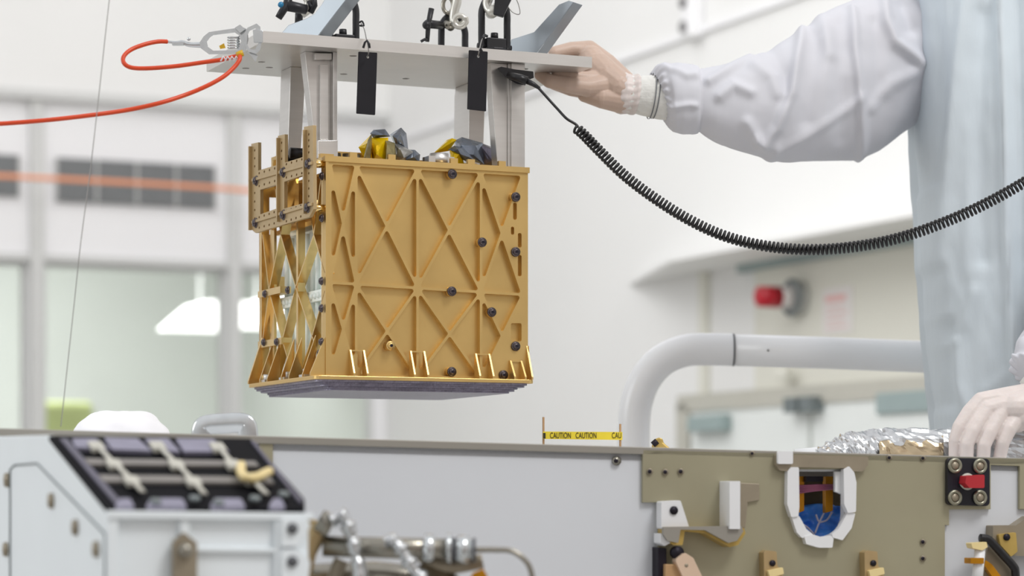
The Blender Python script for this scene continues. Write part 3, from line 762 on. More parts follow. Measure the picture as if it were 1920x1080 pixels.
# left quick release handle with blue button
t = thing('release_handle', 'black release handle with blue button at the top edge above the left arm', 'handle', P(545, 12, 3.66))
MB().tube([P(522, 34, 3.64), P(528, 24, 3.64), P(538, 8, 3.645), P(545, -20, 3.65)], lambda q: .0052 + .0014 * q, 14).build('lever', M['black'], t)
MB().tube([P(535, 10, 3.645), P(560, 15, 3.655), P(574, 18, 3.66)], lambda q: .0082 - .001 * q, 16).build('grip', M['black'], t)
MB().cyl(P(527, 8, 3.625), P(526, 9, 3.612), .0040, n=14).build('button', M['blue'], t)
MB().tube([P(566, -20, 3.67), P(580, 2, 3.67), P(577, 20, 3.67), P(566, 28, 3.67)], lambda q: .0085 - .003 * q, 14).build('yoke', M['hook'], t)
MB().tube([P(578, 2, 3.66), P(584, 14, 3.66), P(586, 24, 3.66)], .003, 10).build('spring', M['black'], t)
MB().tube([P(588, -10, 3.66), P(590, 10, 3.66), P(582, 24, 3.66)], .0045, 10).build('link', M['black'], t)
MB().tube([P(561, 24, 3.69), P(560, 45, 3.70)], .006, 12).build('stem', M['black'], t)

# black hanging tags
def hang_tag(poly, hole, strpts, label):
    t = thing('hanging_tag', label, 'tag', BOX.at(bf(hole[0], hole[1], -.012)[0], -.012, bf(hole[0], hole[1], -.012)[1]), 'black tags hanging before the plate')
    L = [bf(x, y, -.012) for x, y in poly]; hx, hz = bf(hole[0], hole[1], -.012)
    hp = [(hx + .0021 * math.cos(q * PI / 6), hz + .0021 * math.sin(q * PI / 6)) for q in range(12)]
    MB().prism([round_poly(L, .0012), hp], ff, -.013, -.0115).build('tag_plate', M['tag'], t)
    MB().tube(smooth_path([P(*p) for p in strpts]), .0008, 6).build('cord', M['wire'], t)
    return t
t = hang_tag([(672, 97), (707, 99), (703, 216), (668, 213)], (689.5, 107), [(677, 44, 3.56), (683, 55, 3.53), (687, 73, 3.50), (690, 85, 3.49), (691, 98, 3.49), (689, 107, 3.505)], 'black rectangular tag hanging from the left hoist ring')
MB().tube(smooth_path([P(*p) for p in ((674, 42, 3.56), (679, 40, 3.55), (682, 48, 3.545), (675, 48, 3.55))]), .0014, 6).build('knot', M['black'], t)
MB().tube([P(681, 90, 3.488), P(684, 80, 3.488), P(688, 76, 3.488), P(692, 82, 3.488), P(693, 90, 3.488)], .0017, 8).build('clasp', M['black'], t)
t = hang_tag([(879, 94), (914, 97), (911, 209), (876, 205)], (896.5, 106), [(908, 66, 3.58), (903, 76, 3.55), (900, 88, 3.53), (898, 98, 3.525), (896.5, 106, 3.535)], 'black rectangular tag hanging from the right hoist ring')
MB().tube([P(900, 95, 3.525), P(901, 90, 3.525), P(904, 98, 3.525)], .0018, 8).build('clasp', M['black'], t)
MB().tube([P(905, 72, 3.56), P(909, 66, 3.57), P(913, 68, 3.575)], .0022, 8).build('knot', M['black'], t)

# ---------------------------------------------------------------- grounding clamp and orange cable
t = thing('grounding_clamp', 'silver sprung clamp gripping the left end of the lifting plate', 'clamp', P(470, 80, 3.44))
CY = 3.43
def fp(Y): return lambda x, y, h: P(x, y, Y + h)
def pxprism(loops, Y, h0, h1): return MB().prism(loops, fp(Y), h0, h1)
pxprism([round_poly([(374, 80), (382, 68), (392, 60), (440, 53), (449, 48), (464, 55), (466, 74), (461, 96), (452, 101), (392, 102), (376, 90)], 2),
         round_poly([(388, 78), (394, 70), (400, 66), (440, 61), (448, 66), (452, 78), (446, 94), (400, 95), (390, 88)], 2)], CY, -.006, .006).build('handle_frame', M['chrome'], t, bevel=.0008)
pxprism([round_poly([(458, 62), (464, 52), (481, 44), (488, 50), (491, 78), (488, 94), (480, 101), (466, 97), (458, 84)], 2),
         round_poly([(464, 66), (468, 58), (479, 53), (483, 58), (485, 80), (478, 93), (468, 92), (463, 82)], 2)], CY - .008, -.006, .010).build('jaw_loop', M['chrome'], t, bevel=.0008)
pxprism([[(474, 56), (483, 54), (493, 58), (493, 80), (476, 80)]], CY - .012, -.004, .02).build('jaw_tooth', M['chrome'], t, bevel=.0006)
pxprism([[(462, 98), (470, 104), (479, 116), (484, 104), (474, 98)]], CY - .004, -.003, .003).build('jaw_tip', M['chrome'], t)
pxprism([[(440, 52), (450, 46), (460, 55), (450, 62)]], CY - .01, -.003, .01).build('pivot_lug', M['chrome'], t)
sp = []
for k in range(60):
    a = k / 59 * 5 * 2 * PI
    sp.append(P(438, 68 + 24 * k / 59, CY) + Vector((math.cos(a) * .008, math.sin(a) * .006, 0)))
MB().tube(sp, .0011, 6).build('coil_spring', M['chrome'], t)
pxprism([[(411, 86), (420, 81), (423, 90), (413, 92)]], CY, -.003, .003).build('insert', M['mustard'], t)
g = MB().tube(smooth_path([P(x, y, CY) for x, y in ((312, 78), (330, 80), (342, 79), (352, 83), (364, 84), (378, 84))]), lambda q: .0019 + .0022 * q, 12)
g.box(Fr(P(334, 81, CY), Vector((1, 0, 0)), Vector((0, 1, 0)), Z), -.008, .008, -.003, .003, -.003, .001)
g.ball(P(354, 73, CY), .0026).build('stem', M['chrome'], t)
pts = [(313, 78, 3.43), (296, 78, 3.42), (272, 83, 3.41), (246, 93, 3.40), (232, 106, 3.39), (233, 119, 3.385), (248, 127, 3.385), (280, 128, 3.39), (330, 124, 3.40), (380, 117, 3.41), (415, 112, 3.415), (440, 106, 3.415), (449, 105, 3.41), (449, 112, 3.405),
       (440, 125, 3.40), (420, 143, 3.39), (390, 160, 3.38), (350, 177, 3.37), (300, 193, 3.35), (240, 206, 3.34), (170, 216, 3.32), (90, 225, 3.30), (0, 232, 3.28), (-80, 235, 3.26), (-220, 238, 3.22)]
tag(MB().tube(smooth_path([P(*p) for p in pts], 10), .0030, 12).build('orange_cable', M['orange']), 'thin orange cable looping from the silver clamp out to the left', 'cable')
tag(MB().tube([P(444, 104, 3.412), P(450, 101, 3.412), P(456, 99, 3.412)], lambda q: .0044, 12).build('tape_wrap', M['mustard']), 'mustard tape wrapped round the orange cable bend', 'tape')
g = MB()
for k in range(4):
    x = 414 + k * 8; g.tube([P(x, 114, 3.41), P(x + 5, 106, 3.405), P(x + 9, 112, 3.41)], .0012, 6)
tag(g.build('lacing_cord', M['cloth_white']), 'pale lacing cord tied round the orange cable below the clamp', 'cord')
# thin wire at left
pts = [P(x, y, 3.2) for x, y in ((206, -10), (196, 80), (183, 200), (168, 330), (152, 450), (138, 580), (126, 690), (114, 800))]
tag(MB().tube(smooth_path(pts), .0006, 6).build('hanging_wire', M['wire']), 'very thin grey wire hanging down left of the gold box', 'wire')

# ---------------------------------------------------------------- coiled cord with clip
t = thing('coiled_cord', 'black coiled cord clipped below the plate and hanging across to the right', 'cord', P(990, 150, 3.62))
g = pxprism([round_poly([(932, 128), (940, 125), (965, 130), (1000, 134), (1001, 146), (990, 150), (984, 160), (968, 157), (950, 146)], 1.5)], 3.62, -.006, .012)
g.build('clip', M['black_rubber'], t, bevel=.001)
MB().tube([P(952, 140, 3.605), P(975, 147, 3.60), P(988, 152, 3.60)], lambda q: .0052 + .0018 * q, 14).build('plug', M['black_rubber'], t)
MB().tube([P(986, 151, 3.60), P(1000, 158, 3.60), P(1012, 166, 3.60)], lambda q: .0046 - .0022 * q, 14).build('strain_relief', M['black'], t)
path = smooth_path([P(*p) for p in ((1008, 163, 3.60), (1025, 182, 3.595), (1045, 204, 3.59), (1062, 222, 3.58), (1078, 232, 3.58), (1084, 238, 3.58))])
ctr = smooth_path([P(*p) for p in ((1080, 240, 3.575), (1096, 254, 3.57), (1125, 284, 3.56), (1170, 328, 3.55), (1225, 370, 3.54), (1290, 411, 3.53), (1360, 443, 3.52), (1440, 462, 3.51), (1530, 468, 3.50), (1620, 460, 3.50), (1700, 442, 3.50), (1780, 413, 3.50), (1850, 381, 3.50), (1920, 342, 3.50), (1990, 297, 3.50), (2060, 245, 3.50))], 24)
cum = [0]
for i in range(1, len(ctr)): cum.append(cum[-1] + (ctr[i] - ctr[i - 1]).length)
L_ = cum[-1]; pitch = .0060; NT = int(L_ / pitch); per = 14
hel = []; j = 0
for k in range(NT * per):
    s = L_ * k / (NT * per)
    while j < len(cum) - 2 and cum[j + 1] < s: j += 1
    f_ = (s - cum[j]) / (cum[j + 1] - cum[j]); p = ctr[j].lerp(ctr[j + 1], f_); d = (ctr[j + 1] - ctr[j]).normalized()
    x = d.cross(Vector((0, 1, 0))).normalized(); y = d.cross(x)
    a = 2 * PI * k / per; r_ = .0064
    hel.append(p + x * math.cos(a) * r_ + y * math.sin(a) * r_)
MB().tube(path + hel[3:], .0020, 8).build('coil', M['black_rubber'], t, fix=False)

# ---------------------------------------------------------------- rover body
A0 = P(0, HZ, 2.98); A1 = P(1920, HZ, 3.40)
ru = (A1 - A0).normalized(); rn = Vector((-ru.y, ru.x, 0))
RV = Fr(A0, ru, rn, Z)
def rv(px, py, h=0.0):
    q = RV.hit(px, py, 1, h); return (q[0], q[2])
frv = lambda x, y, h: RV.at(x, h, y)
def rpoly(pts, h=0.0, r=0):
    L = [rv(x, y, h) for x, y in pts]
    return round_poly(L, r) if r else L
rover = thing('rover_body', 'low grey and olive vehicle body with taupe rim along the bottom', 'vehicle', RV.at(.7, .1, -CZ + .9))
def ytoprim(x): return 803 + x * .0292
def rp(name, pts, h0, h1, m, holes=(), r=0, bevel=.0008, label=None, parent=None):
    return MB().prism([rpoly(pts, h0, r)] + [rpoly(hh, h0) if not isinstance(hh[0], tuple) or len(hh[0]) == 2 else hh for hh in holes], frv, h0, h1).build(name, m, parent or rover, bevel=bevel, label=label)
opening = [(1497, 884), (1583, 884), (1583, 965)] + [(1540 + 43 * math.cos(a), 965 + 42 * math.sin(a)) for a in [PI * k / 12 for k in range(1, 12)]] + [(1497, 965)]
rp('side_wall', [(-60, ytoprim(-60) + 8), (1990, ytoprim(1990) + 8), (1990, 1400), (-60, 1400)], 0.0, .012, M['chassis'], [opening], bevel=0)
rp('rim', [(-60, ytoprim(-60)), (1990, ytoprim(1990)), (1990, ytoprim(1990) + 13), (-60, ytoprim(-60) + 15)], -.006, .0, M['rim'])
zl = rv(-60, ytoprim(-60))[1]; zr_ = rv(1990, ytoprim(1990))[1]; xl = rv(-60, 800)[0]; xr = rv(1990, 860)[0]
dk = [(xl, .0), (xr, .0), (xr, .30), (1.10, .30), (1.10, .80), (xl, .80)]; dh = [(.45, .25), (.90, .25), (.90, .70), (.45, .70)]
zdeck = lambda x: zl + (zr_ - zl) * (x - xl) / (xr - xl)
MB().prism([dk, dh], lambda x, y, h: RV.at(x, y, zdeck(x) + h), -.018, -.010).build('deck', M['white_part'], rover)
rp('corner_strap', [(486, 826), (512, 826), (512, 905), (486, 905)], -.003, 0, M['olive'])
op2 = [(1494, 880), (1586, 880), (1586, 965)] + [(1540 + 46 * math.cos(a), 965 + 45 * math.sin(a)) for a in [PI * k / 12 for k in range(1, 12)]] + [(1494, 965)]
rp('olive_plate', [(1205, 843), (1990, 861), (1990, 955), (1912, 955), (1912, 874), (1858, 872), (1858, 955), (1780, 955), (1780, 985), (1772, 985), (1772, 1400), (1235, 1400), (1235, 942), (1205, 942)], -.006, -.0, M['olive'], [op2])
def dot(px, py, r, h0, h1, m, name='screw', parent=None, r1=None):
    x, z = rv(px, py, h0); return MB().cyl(RV.at(x, h0, z), RV.at(x, h1, z), r, r1 or r, 20).build(name, m, parent or rover)
for x, y, r in ((1218, 884, .0042), (1247, 885, .0042), (1276, 884, .0042), (1410, 850, .0032), (1667, 858, .0036), (1730, 859, .0036), (1730, 1016, .0040), (1730, 1047, .0040)):
    dot(x, y, r, -.0062, -.0085, M['taupe']); dot(x, y, r * .65, -.0085, -.0092, M['screw_hole'], 'socket')
dot(1155, 864, .0060, 0, -.004, M['pipe']); dot(1155, 864, .003, -.004, -.005, M['screw_hole'], 'socket')
# taupe bar over the opening
rp('upper_bar', [(1455, 852), (1628, 856), (1628, 872), (1618, 884), (1600, 884), (1590, 878), (1492, 876), (1478, 884), (1462, 882), (1455, 872)], -.014, -.006, M['taupe'], r=.002)
rp('label_block', [(1459, 846), (1487, 846), (1487, 870), (1459, 870)], -.019, -.014, M['white_part'], r=.002)
# white collar in sections
rp('collar_section', [(1477, 884), (1483, 876), (1498, 876), (1499, 950), (1497, 968), (1484, 970), (1476, 945)], -.016, -.006, M['white_part'], r=.002)
rp('collar_section', [(1582, 880), (1592, 874), (1602, 886), (1606, 905), (1605, 960), (1590, 962), (1583, 945)], -.016, -.006, M['white_part'], r=.002)
rp('collar_section', [(1484, 968), (1499, 968), (1512, 992), (1527, 1004), (1520, 1010), (1503, 1008), (1494, 998)], -.014, -.006, M['white_part'], r=.0015)
rp('collar_section', [(1590, 960), (1604, 962), (1597, 990), (1580, 1013), (1562, 1008), (1560, 1002), (1572, 992), (1582, 975)], -.014, -.006, M['white_part'], r=.0015)
rp('collar_section', [(1508, 1006), (1524, 1002), (1540, 1007), (1558, 1004), (1563, 1010), (1561, 1027), (1536, 1027), (1512, 1020)], -.016, -.006, M['white_part'], r=.002)
rp('collar_tab', [(1566, 884), (1582, 884), (1582, 928), (1566, 922)], -.006, .0, M['white_part'])
# behind the opening
rp('inner_plate', [(1480, 875), (1600, 875), (1600, 1040), (1480, 1040)], .09, .095, M['brown'], bevel=0)
rp('inner_shelf', [(1480, 868), (1600, 868), (1600, 894), (1480, 892)], .05, .06, M['rim'], bevel=0)
for x0, x1 in ((1497, 1508), (1548, 1562)):
    rp('amber_bracket', [(x0, 893), (x1, 893), (x1, 958), (x0, 962)], .03, .04, M['amber'])
g = MB()
for k in range(4): g.tube([RV.at(rv(1494, 912 + 4 * k, .025)[0], .025, rv(1494, 912 + 4 * k, .025)[1]), RV.at(rv(1530, 908 + 3 * k, .02)[0], .02, rv(1530, 910 + 3 * k, .02)[1]), RV.at(rv(1562, 910 + 2 * k, .025)[0], .025, rv(1562, 910 + 2 * k, .025)[1])], .0016, 8)
g.build('wire_bundle', M['pinkwire'], rover)
rp('inner_socket', [(1512, 893), (1544, 893), (1544, 903), (1512, 903)], .02, .03, M['screw_hole'])
# blue wrap lying behind the opening
def sheet(fn, nu, nv, mat_, name, parent, thick=.0012, label=None):
    g = MB(); vs = [fn(i / nu, j / nv) for j in range(nv + 1) for i in range(nu + 1)]
    fs = [(j * (nu + 1) + i, j * (nu + 1) + i + 1, (j + 1) * (nu + 1) + i + 1, (j + 1) * (nu + 1) + i) for j in range(nv) for i in range(nu)]
    g.add(vs, fs, True); o = g.build(name, mat_, parent, label=label)
    s = o.modifiers.new('solid', 'SOLIDIFY'); s.thickness = thick; return o
def blue(u, v):
    x = 1488 + 104 * u; y = 1020 - (68 if u < .75 else 66) * v - 8 * math.sin(u * PI) * v
    h = .035 + .03 * v + .012 * noise.noise(Vector((u * 6, v * 6, 3)))
    q = rv(x, y, h); return RV.at(q[0], h, q[1])
sheet(blue, 24, 20, M['bluefilm'], 'blue_wrap', rover)
g = MB()
for pl_ in (((1545, 962), (1536, 980), (1528, 1000)), ((1530, 965), (1536, 978), (1550, 975), (1560, 960)), ((1500, 980), (1515, 990), (1527, 1003))):
    g.tube(smooth_path([RV.at(rv(x, y, .022)[0], .022, rv(x, y, .022)[1]) for x, y in pl_]), .0014, 8)
g.build('pale_highlight', M['lilac'], rover)  # pale lines paint highlights onto the blue wrap
# brackets on the olive plate
rp('white_upright', [(1368, 902), (1388, 902), (1388, 992), (1368, 992)], -.040, -.006, M['white_part'], r=.001)
rp('shadow_patch', [(1388, 905), (1424, 907), (1424, 938), (1402, 942), (1398, 990), (1388, 990)], -.010, -.006, M['taupe'])  # raised taupe patch stands in for the shadow beside the white upright
rp('white_lug', [(1240, 940), (1276, 938), (1292, 988), (1286, 993), (1240, 992)], -.024, -.006, M['white_part'], r=.003)
dot(1263, 957, .0055, -.024, -.026, M['screw_hole'], 'lug_hole')
rp('tray_bracket', [(1246, 992), (1395, 990), (1398, 1000), (1384, 1022), (1368, 1026), (1322, 1000), (1284, 996), (1280, 1022), (1262, 1022), (1246, 1010)], -.030, -.006, M['gold_bracket'], r=.0012)
rp('tray_face', [(1244, 988), (1390, 986), (1394, 996), (1382, 1014), (1366, 1018), (1322, 994), (1276, 993), (1272, 1018), (1252, 1014), (1244, 1002)], -.036, -.030, M['rim'], r=.001)
rp('white_foot', [(1238, 1000), (1252, 1002), (1258, 1018), (1246, 1024), (1238, 1018)], -.03, -.006, M['white_part'])
rp('black_post', [(1234, 1026), (1250, 1028), (1252, 1400), (1234, 1400)], -.022, 0, M['screw_hole'])
dot(1267, 1036, .0085, -.022, -.030, M['screw_hole'], 'black_pivot')
rp('link_arm', [(1266, 1050), (1284, 1036), (1300, 1046), (1345, 1140), (1312, 1150)], -.036, -.022, M['pink_arm'], r=.004)
rp('link_arm', [(1248, 1058), (1272, 1058), (1290, 1110), (1290, 1200), (1246, 1200)], -.030, -.020, M['stick'])
dot(1287, 1060, .0024, -.036, -.0365, M['taupe'])
for cx in (1448, 1637):
    q = rp('gold_clip', [(cx - 16, 1036), (cx - 10, 1032), (cx + 8, 1034), (cx + 10, 1062), (cx + 20, 1068), (cx + 20, 1140), (cx - 14, 1140)], -.022, -.006, M['gold_bracket'] if False else M['brass'], r=.002)
    dot(cx, 1056, .0042, -.022, -.0235, M['screw_hole'], 'clip_hole')
    rp('clip_foot', [(cx - 8, 1070), (cx + 20, 1064), (cx + 22, 1076), (cx - 4, 1084)], -.028, -.022, M['cream_gold'], r=.001)
# black connector plate with ring sockets and red cap
rp('connector_plate', [(1777, 858), (1856, 860), (1856, 949), (1777, 947)], -.014, -.006, M['navy'], r=.006)
for x, y in ((1793, 873), (1840, 874), (1793, 933), (1840, 933)):
    xx, zz = rv(x, y, -.02)
    o = MB().tube([RV.at(xx + .0082 * math.cos(k * PI / 10), -.0165, zz + .0082 * math.sin(k * PI / 10)) for k in range(20)], .0024, 8, closed=True).build('socket_ring', M['ring'], rover)
    MB().cyl(RV.at(xx, -.014, zz), RV.at(xx, -.018, zz), .0062, .005, 16).build('socket_core', M['taupe'], rover)
xx, zz = rv(1816, 903, -.02)
MB().tube([RV.at(xx + .0088 * math.cos(k * PI / 10), -.0165, zz + .0088 * math.sin(k * PI / 10)) for k in range(20)], .0028, 8, closed=True).build('socket_ring', M['cream'], rover)
rp('red_cap', [(1812, 892), (1846, 890), (1846, 915), (1818, 915), (1810, 906)], -.034, -.016, M['redcap'], r=.002)
# lower right cluster
rp('taupe_block', [(1862, 985), (1905, 985), (1930, 968), (1990, 968), (1990, 1045), (1900, 1042), (1862, 1012)], -.02, 0, M['taupe'], r=.002)
rp('gold_ear', [(1872, 1002), (1905, 998), (1908, 1034), (1896, 1044), (1876, 1022)], -.026, -.02, M['gold_bracket'], r=.002)
dot(1887, 1007, .0048, -.026, -.028, M['screw_hole'], 'ear_hole')
g = MB().tube(smooth_path([RV.at(rv(x, y, -.03)[0], -.03, rv(x, y, -.03)[1]) for x, y in ((1838, 1009), (1852, 1011), (1864, 1022), (1882, 1042), (1900, 1062), (1904, 1075), (1905, 1120))]), .0058, 12)
g.build('black_hose', M['black_rubber'], rover)
rp('grey_web', [(1852, 1026), (1862, 1026), (1900, 1066), (1906, 1200), (1836, 1200), (1844, 1080)], -.020, 0, M['taupe'], r=.001)
x0, z0 = rv(1838, 1024, -.035); x1, z1 = rv(1830, 1110, -.035)
MB().cyl(RV.at(x0, -.035, z0), RV.at(x1, -.035, z1), .0075, .0075, 16).build('white_rod', M['white_part'], rover)
rp('cream_cap', [(1821, 1018), (1850, 1016), (1852, 1026), (1842, 1032), (1824, 1028)], -.044, -.028, M['cream_gold'], r=.0015)
rp('amber_tape', [(1820, 1046), (1845, 1046), (1845, 1057), (1820, 1057)], -.045, -.027, M['amber'], r=.001)
rp('amber_tape', [(1848, 1050), (1860, 1058), (1878, 1082), (1868, 1092), (1846, 1060)], -.03, -.021, M['amber'], r=.001)
# items on the deck edge
t = tag(pxprism([[(1222, 836), (1226, 824), (1236, 820), (1243, 823), (1244, 830), (1256, 840), (1256, 868), (1222, 868)]], 3.5, -.01, .01).build('bolt_head', M['gold_bracket'], bevel=.002), 'gold fitting with black cap peeping over the rim beside the white tube', 'fitting')
MB().tube([P(1224, 834, 3.488), P(1232, 827, 3.488)], .0045, 12).build('cap', M['screw_hole'], t)
t = thing('metal_clasp', 'small silver rounded handle standing behind the dark slanted panel', 'handle', P(422, 815, 3.25))
MB().tube(smooth_path([P(x, y, 3.25) for x, y in ((378, 830), (379, 806), (388, 797), (420, 794), (452, 793), (463, 800), (466, 830))]), .0045, 14, flat=3.0).build('grip', M['chrome'], t)
MB().tube(smooth_path([P(x, y, 3.28) for x, y in ((384, 812), (398, 806), (424, 804), (448, 804))]), .0022, 10).build('lining', M['redcap'], t)
bund = MB(); vs = []; fs = []
NU, NV = 40, 14
for j in range(NV + 1):
    ph = (j / NV) * PI / 2
    for i in range(NU):
        a = 2 * PI * i / NU
        k = 1 + .08 * noise.noise(Vector((math.cos(a) * 2, math.sin(a) * 2, ph * 2)))
        c = P(226, 822, 3.45)
        vs.append(c + Vector((math.cos(a) * math.cos(ph) ** .6 * .066 * k, math.sin(a) * math.cos(ph) ** .6 * .05 * k, math.sin(ph) * .037 * k)))
for j in range(NV):
    for i in range(NU): fs.append((j * NU + i, j * NU + (i + 1) % NU, (j + 1) * NU + (i + 1) % NU, (j + 1) * NU + i))
bund.add(vs, fs, True)
tag(bund.build('cloth_bundle', M['cloth_white']), 'white rounded cloth cover rising behind the dark slanted panel', 'cloth')

# ---------------------------------------------------------------- left housing with slanted black panel
HO = Fr(P(205, 960, 2.40), U, V, Z)
def hf(px, py, h=0.0): q = HO.hit(px, py, 1, h); return (q[0], q[2])
def hs(px, py, h=0.0): q = HO.hit(px, py, 0, h); return (q[1], q[2])
fhf = lambda x, y, h: HO.at(x, h, y)
fhs = lambda x, y, h: HO.at(h, x, y)
hs_top = hs(92, 816)
TW = hf(585, 962)[0]
house = thing('instrument_housing', 'white angular housing with slanted black panel at the lower left', 'housing', HO.at(.1, .1, -.15))
prof = [(0, -.35), (0, 0), hs_top, (hs(-40, 816)[0], hs_top[1] + .006), (hs(-40, 816)[0], -.35)]
g = MB().prism([prof], fhs, 0, .006)
g.build('side_panel', M['house'], house, bevel=.0015)
g = MB().prism([[(0, -.35), (0, -.004), (hs_top[0], hs_top[1] - .006), (hs(-40, 816)[0] - .004, hs_top[1] - .004), (hs(-40, 816)[0] - .004, -.35)]], fhs, .006, TW - .004)
g.build('body', M['house'], house)
gl = [hs(x, y) for x, y in ((20, 1085), (20, 880), (28, 872), (70, 869), (198, 1002), (198, 1085))]
g = MB().tube([HO.at(-.0005, b, c) for b, c in gl], .0012, 8); g.build('groove', M['darkgrey'], house)
for x, y in ((12, 900), (95, 939), (140, 989), (179, 1030), (10, 1030)):
    b, c = hs(x, y, -.002); MB().cyl(HO.at(0, b, c), HO.at(-.004, b, c), .0085, .0078, 18).build('bolt', M['taupe'], house)
# slanted panel
e1 = Vector((U.x, U.y, 0)); sl = (HO.at(0, hs_top[0], hs_top[1]) - HO.O); sl_len = sl.length; sl = sl.normalized(); sn = e1.cross(sl).normalized()
SP = Fr(HO.O, e1, sl, sn)
def sp_(px, py, h=.004): q = SP.hit(px, py, 2, h); return (q[0], q[1])
fsp = lambda x, y, h: SP.at(x, y, h)
L = [sp_(x, y, .002) for x, y in ((92, 816), (470, 822), (545, 905), (571, 935), (572, 955), (205, 957))]
g = MB().prism([L], fsp, -.004, .002); g.build('slanted_panel', M['panel_black'], house, bevel=.001)
def spp(name, pts, h0, h1, m, r=.001): return MB().prism([round_poly([sp_(x, y, h1) for x, y in pts], r)], fsp, h0, h1).build(name, m, house)
spp('edge_strip', [(112, 822), (126, 822), (232, 946), (222, 950)], .002, .004, M['darklilac'])
spp('top_strip', [(135, 822), (180, 822), (205, 842), (142, 838)], .002, .006, M['lilac'])
spp('top_strip', [(196, 820), (258, 822), (285, 845), (210, 842)], .002, .006, M['lilac'])
spp('top_strip', [(272, 822), (315, 822), (338, 846), (290, 844)], .002, .006, M['lilac'])
spp('top_strip', [(330, 822), (400, 823), (430, 846), (345, 846)], .002, .006, M['lilac'])
spp('cross_strip', [(158, 859), (478, 864), (486, 873), (166, 870)], .002, .005, M['darkstrip'])
spp('cross_strip', [(184, 890), (506, 894), (514, 905), (194, 902)], .002, .005, M['darkstrip'])
spp('edge_strip', [(470, 826), (476, 826), (568, 938), (562, 942)], .002, .004, M['darklilac'])
for ch in (((180, 834), (213, 867), (246, 898), (268, 922)), ((295, 834), (330, 868), (362, 900), (384, 926)), ((408, 836), (436, 868), (470, 896), (500, 926))):
    g = MB().tube([SP.at(*sp_(x, y, .008), .008) for x, y in ch], .0032, 8, flat=.5); g.build('diagonal_strap', M['cream'], house)
    for x, y in ch[:3]:
        spp('pad', [(x - 16, y - 7), (x + 8, y - 7), (x + 18, y + 6), (x - 6, y + 7)], .004, .009, M['cream'], .002)
g = MB().tube(smooth_path([SP.at(*sp_(x, y, .014), .014) for x, y in ((452, 872), (452, 886), (462, 896), (484, 894), (500, 886), (506, 884))]), .005, 10); g.build('curved_lug', M['cream_gold'], house)
for x0, x1 in ((217, 252), (275, 350), (395, 460), (505, 535)):
    spp('lower_pad', [(x0, 946), (x0 + 8, 934), (x1 - 8, 934), (x1, 950), (x0, 953)], .002, .006, M['lilac'], .003)
for x, y in ((292, 944), (410, 946), (478, 938), (532, 930), (365, 938)):
    SPc = sp_(x, y, .006); MB().cyl(SP.at(*SPc, .005), SP.at(*SPc, .010), .0055, n=14).build('bolt', M['darkgrey'], house)
# front face of the housing
def hp_(name, pts, h0, h1, m, r=0): 
    L = [hf(x, y, h0) for x, y in pts]; return MB().prism([round_poly(L, r) if r else L], fhf, h0, h1).build(name, m, house, bevel=.0008)
hp_('front_rail', [(203, 957), (588, 962), (588, 975), (203, 972)], -.008, 0, M['house'])
hp_('corner_post', [(203, 960), (222, 960), (222, 1300), (203, 1300)], -.006, 0, M['house'])
hp_('upright', [(338, 970), (356, 970), (356, 1300), (338, 1300)], -.005, 0, M['house'])
hp_('upright', [(516, 972), (530, 972), (530, 1300), (516, 1300)], -.006, 0, M['house'])
hp_('cross_rail', [(356, 1026), (520, 1028), (520, 1036), (356, 1034)], -.005, 0, M['house'])
hp_('end_lug', [(528, 972), (575, 974), (583, 985), (560, 1024), (528, 1026)], -.010, 0, M['house'], r=.003)
hp_('end_lug', [(528, 1030), (560, 1030), (582, 1052), (574, 1120), (528, 1120)], -.010, 0, M['house'], r=.003)
for y in (991, 1053):
    x_, z_ = hf(548, y, -.010); MB().cyl(HO.at(x_, -.010, z_), HO.at(x_, -.013, z_), .0058, .0052, 18).build('bolt', M['seam'], house)
hp_('pointed_bracket', [(326, 1016), (346, 998), (370, 1018), (370, 1300), (326, 1300)], -.014, -.005, M['taupe'], r=.002)
x_, z_ = hf(347, 1032, -.016); MB().ball(HO.at(x_, -.016, z_), .0075).build('ball_stud', M['pipe'], house)

# ---------------------------------------------------------------- pipework
PY = 2.66
pipe = thing('pipe_manifold', 'stainless pipe fitting with silver foil straps beside the housing', 'pipe', P(740, 1040, PY))
pp = lambda pts, dy=0: smooth_path([P(x, y, PY + dy) for x, y in pts])
MB().tube([P(606, 1024, PY), P(740, 1028, PY), P(866, 1030, PY)], .0112, 20).build('main_pipe', M['pipe'], pipe)
MB().cyl(P(598, 975, PY - .01), P(622, 988, PY - .01), .012, .014, 20).build('elbow', M['pipe'], pipe)
MB().tube(pp([(600, 980), (584, 1010), (570, 1040), (560, 1100)]), .013, 16).build('elbow_pipe', M['brass'], pipe)
g = MB()
g.cyl(P(795, 1028, PY), P(814, 1029, PY), .0155, n=20); g.cyl(P(838, 1029, PY), P(846, 1029, PY), .0165, n=20); g.cyl(P(857, 1030, PY), P(880, 1031, PY), .0150, n=20); g.cyl(P(880, 1031, PY), P(890, 1031, PY), .011, n=20)
g.build('pipe_collar', M['chrome'], pipe)
g = MB(); g.cyl(P(846, 1030, PY), P(856, 1030, PY), .0125, n=20); g.cyl(P(886, 1031, PY), P(892, 1031, PY), .013, n=20); g.build('gasket', M['seam'], pipe)
MB().tube(pp([(890, 1031), (930, 1031), (958, 1033), (980, 1046), (994, 1066), (1000, 1100), (1002, 1160)]), .0030, 12).build('thin_tube', M['pipe'], pipe)
def foilstrap(pts, r, seed):
    g = MB(); pth = smooth_path([P(x, y, PY - .02) for x, y in pts], 10)
    g.tube(pth, lambda q: r * (1 + .22 * math.sin(q * 31 + seed) + .12 * math.sin(q * 67)), 14, flat=.7); g.build('foil_strap', M['foil'], pipe)
foilstrap([(622, 975), (640, 968), (652, 985), (662, 1020), (672, 1060), (682, 1130)], .0105, 1)
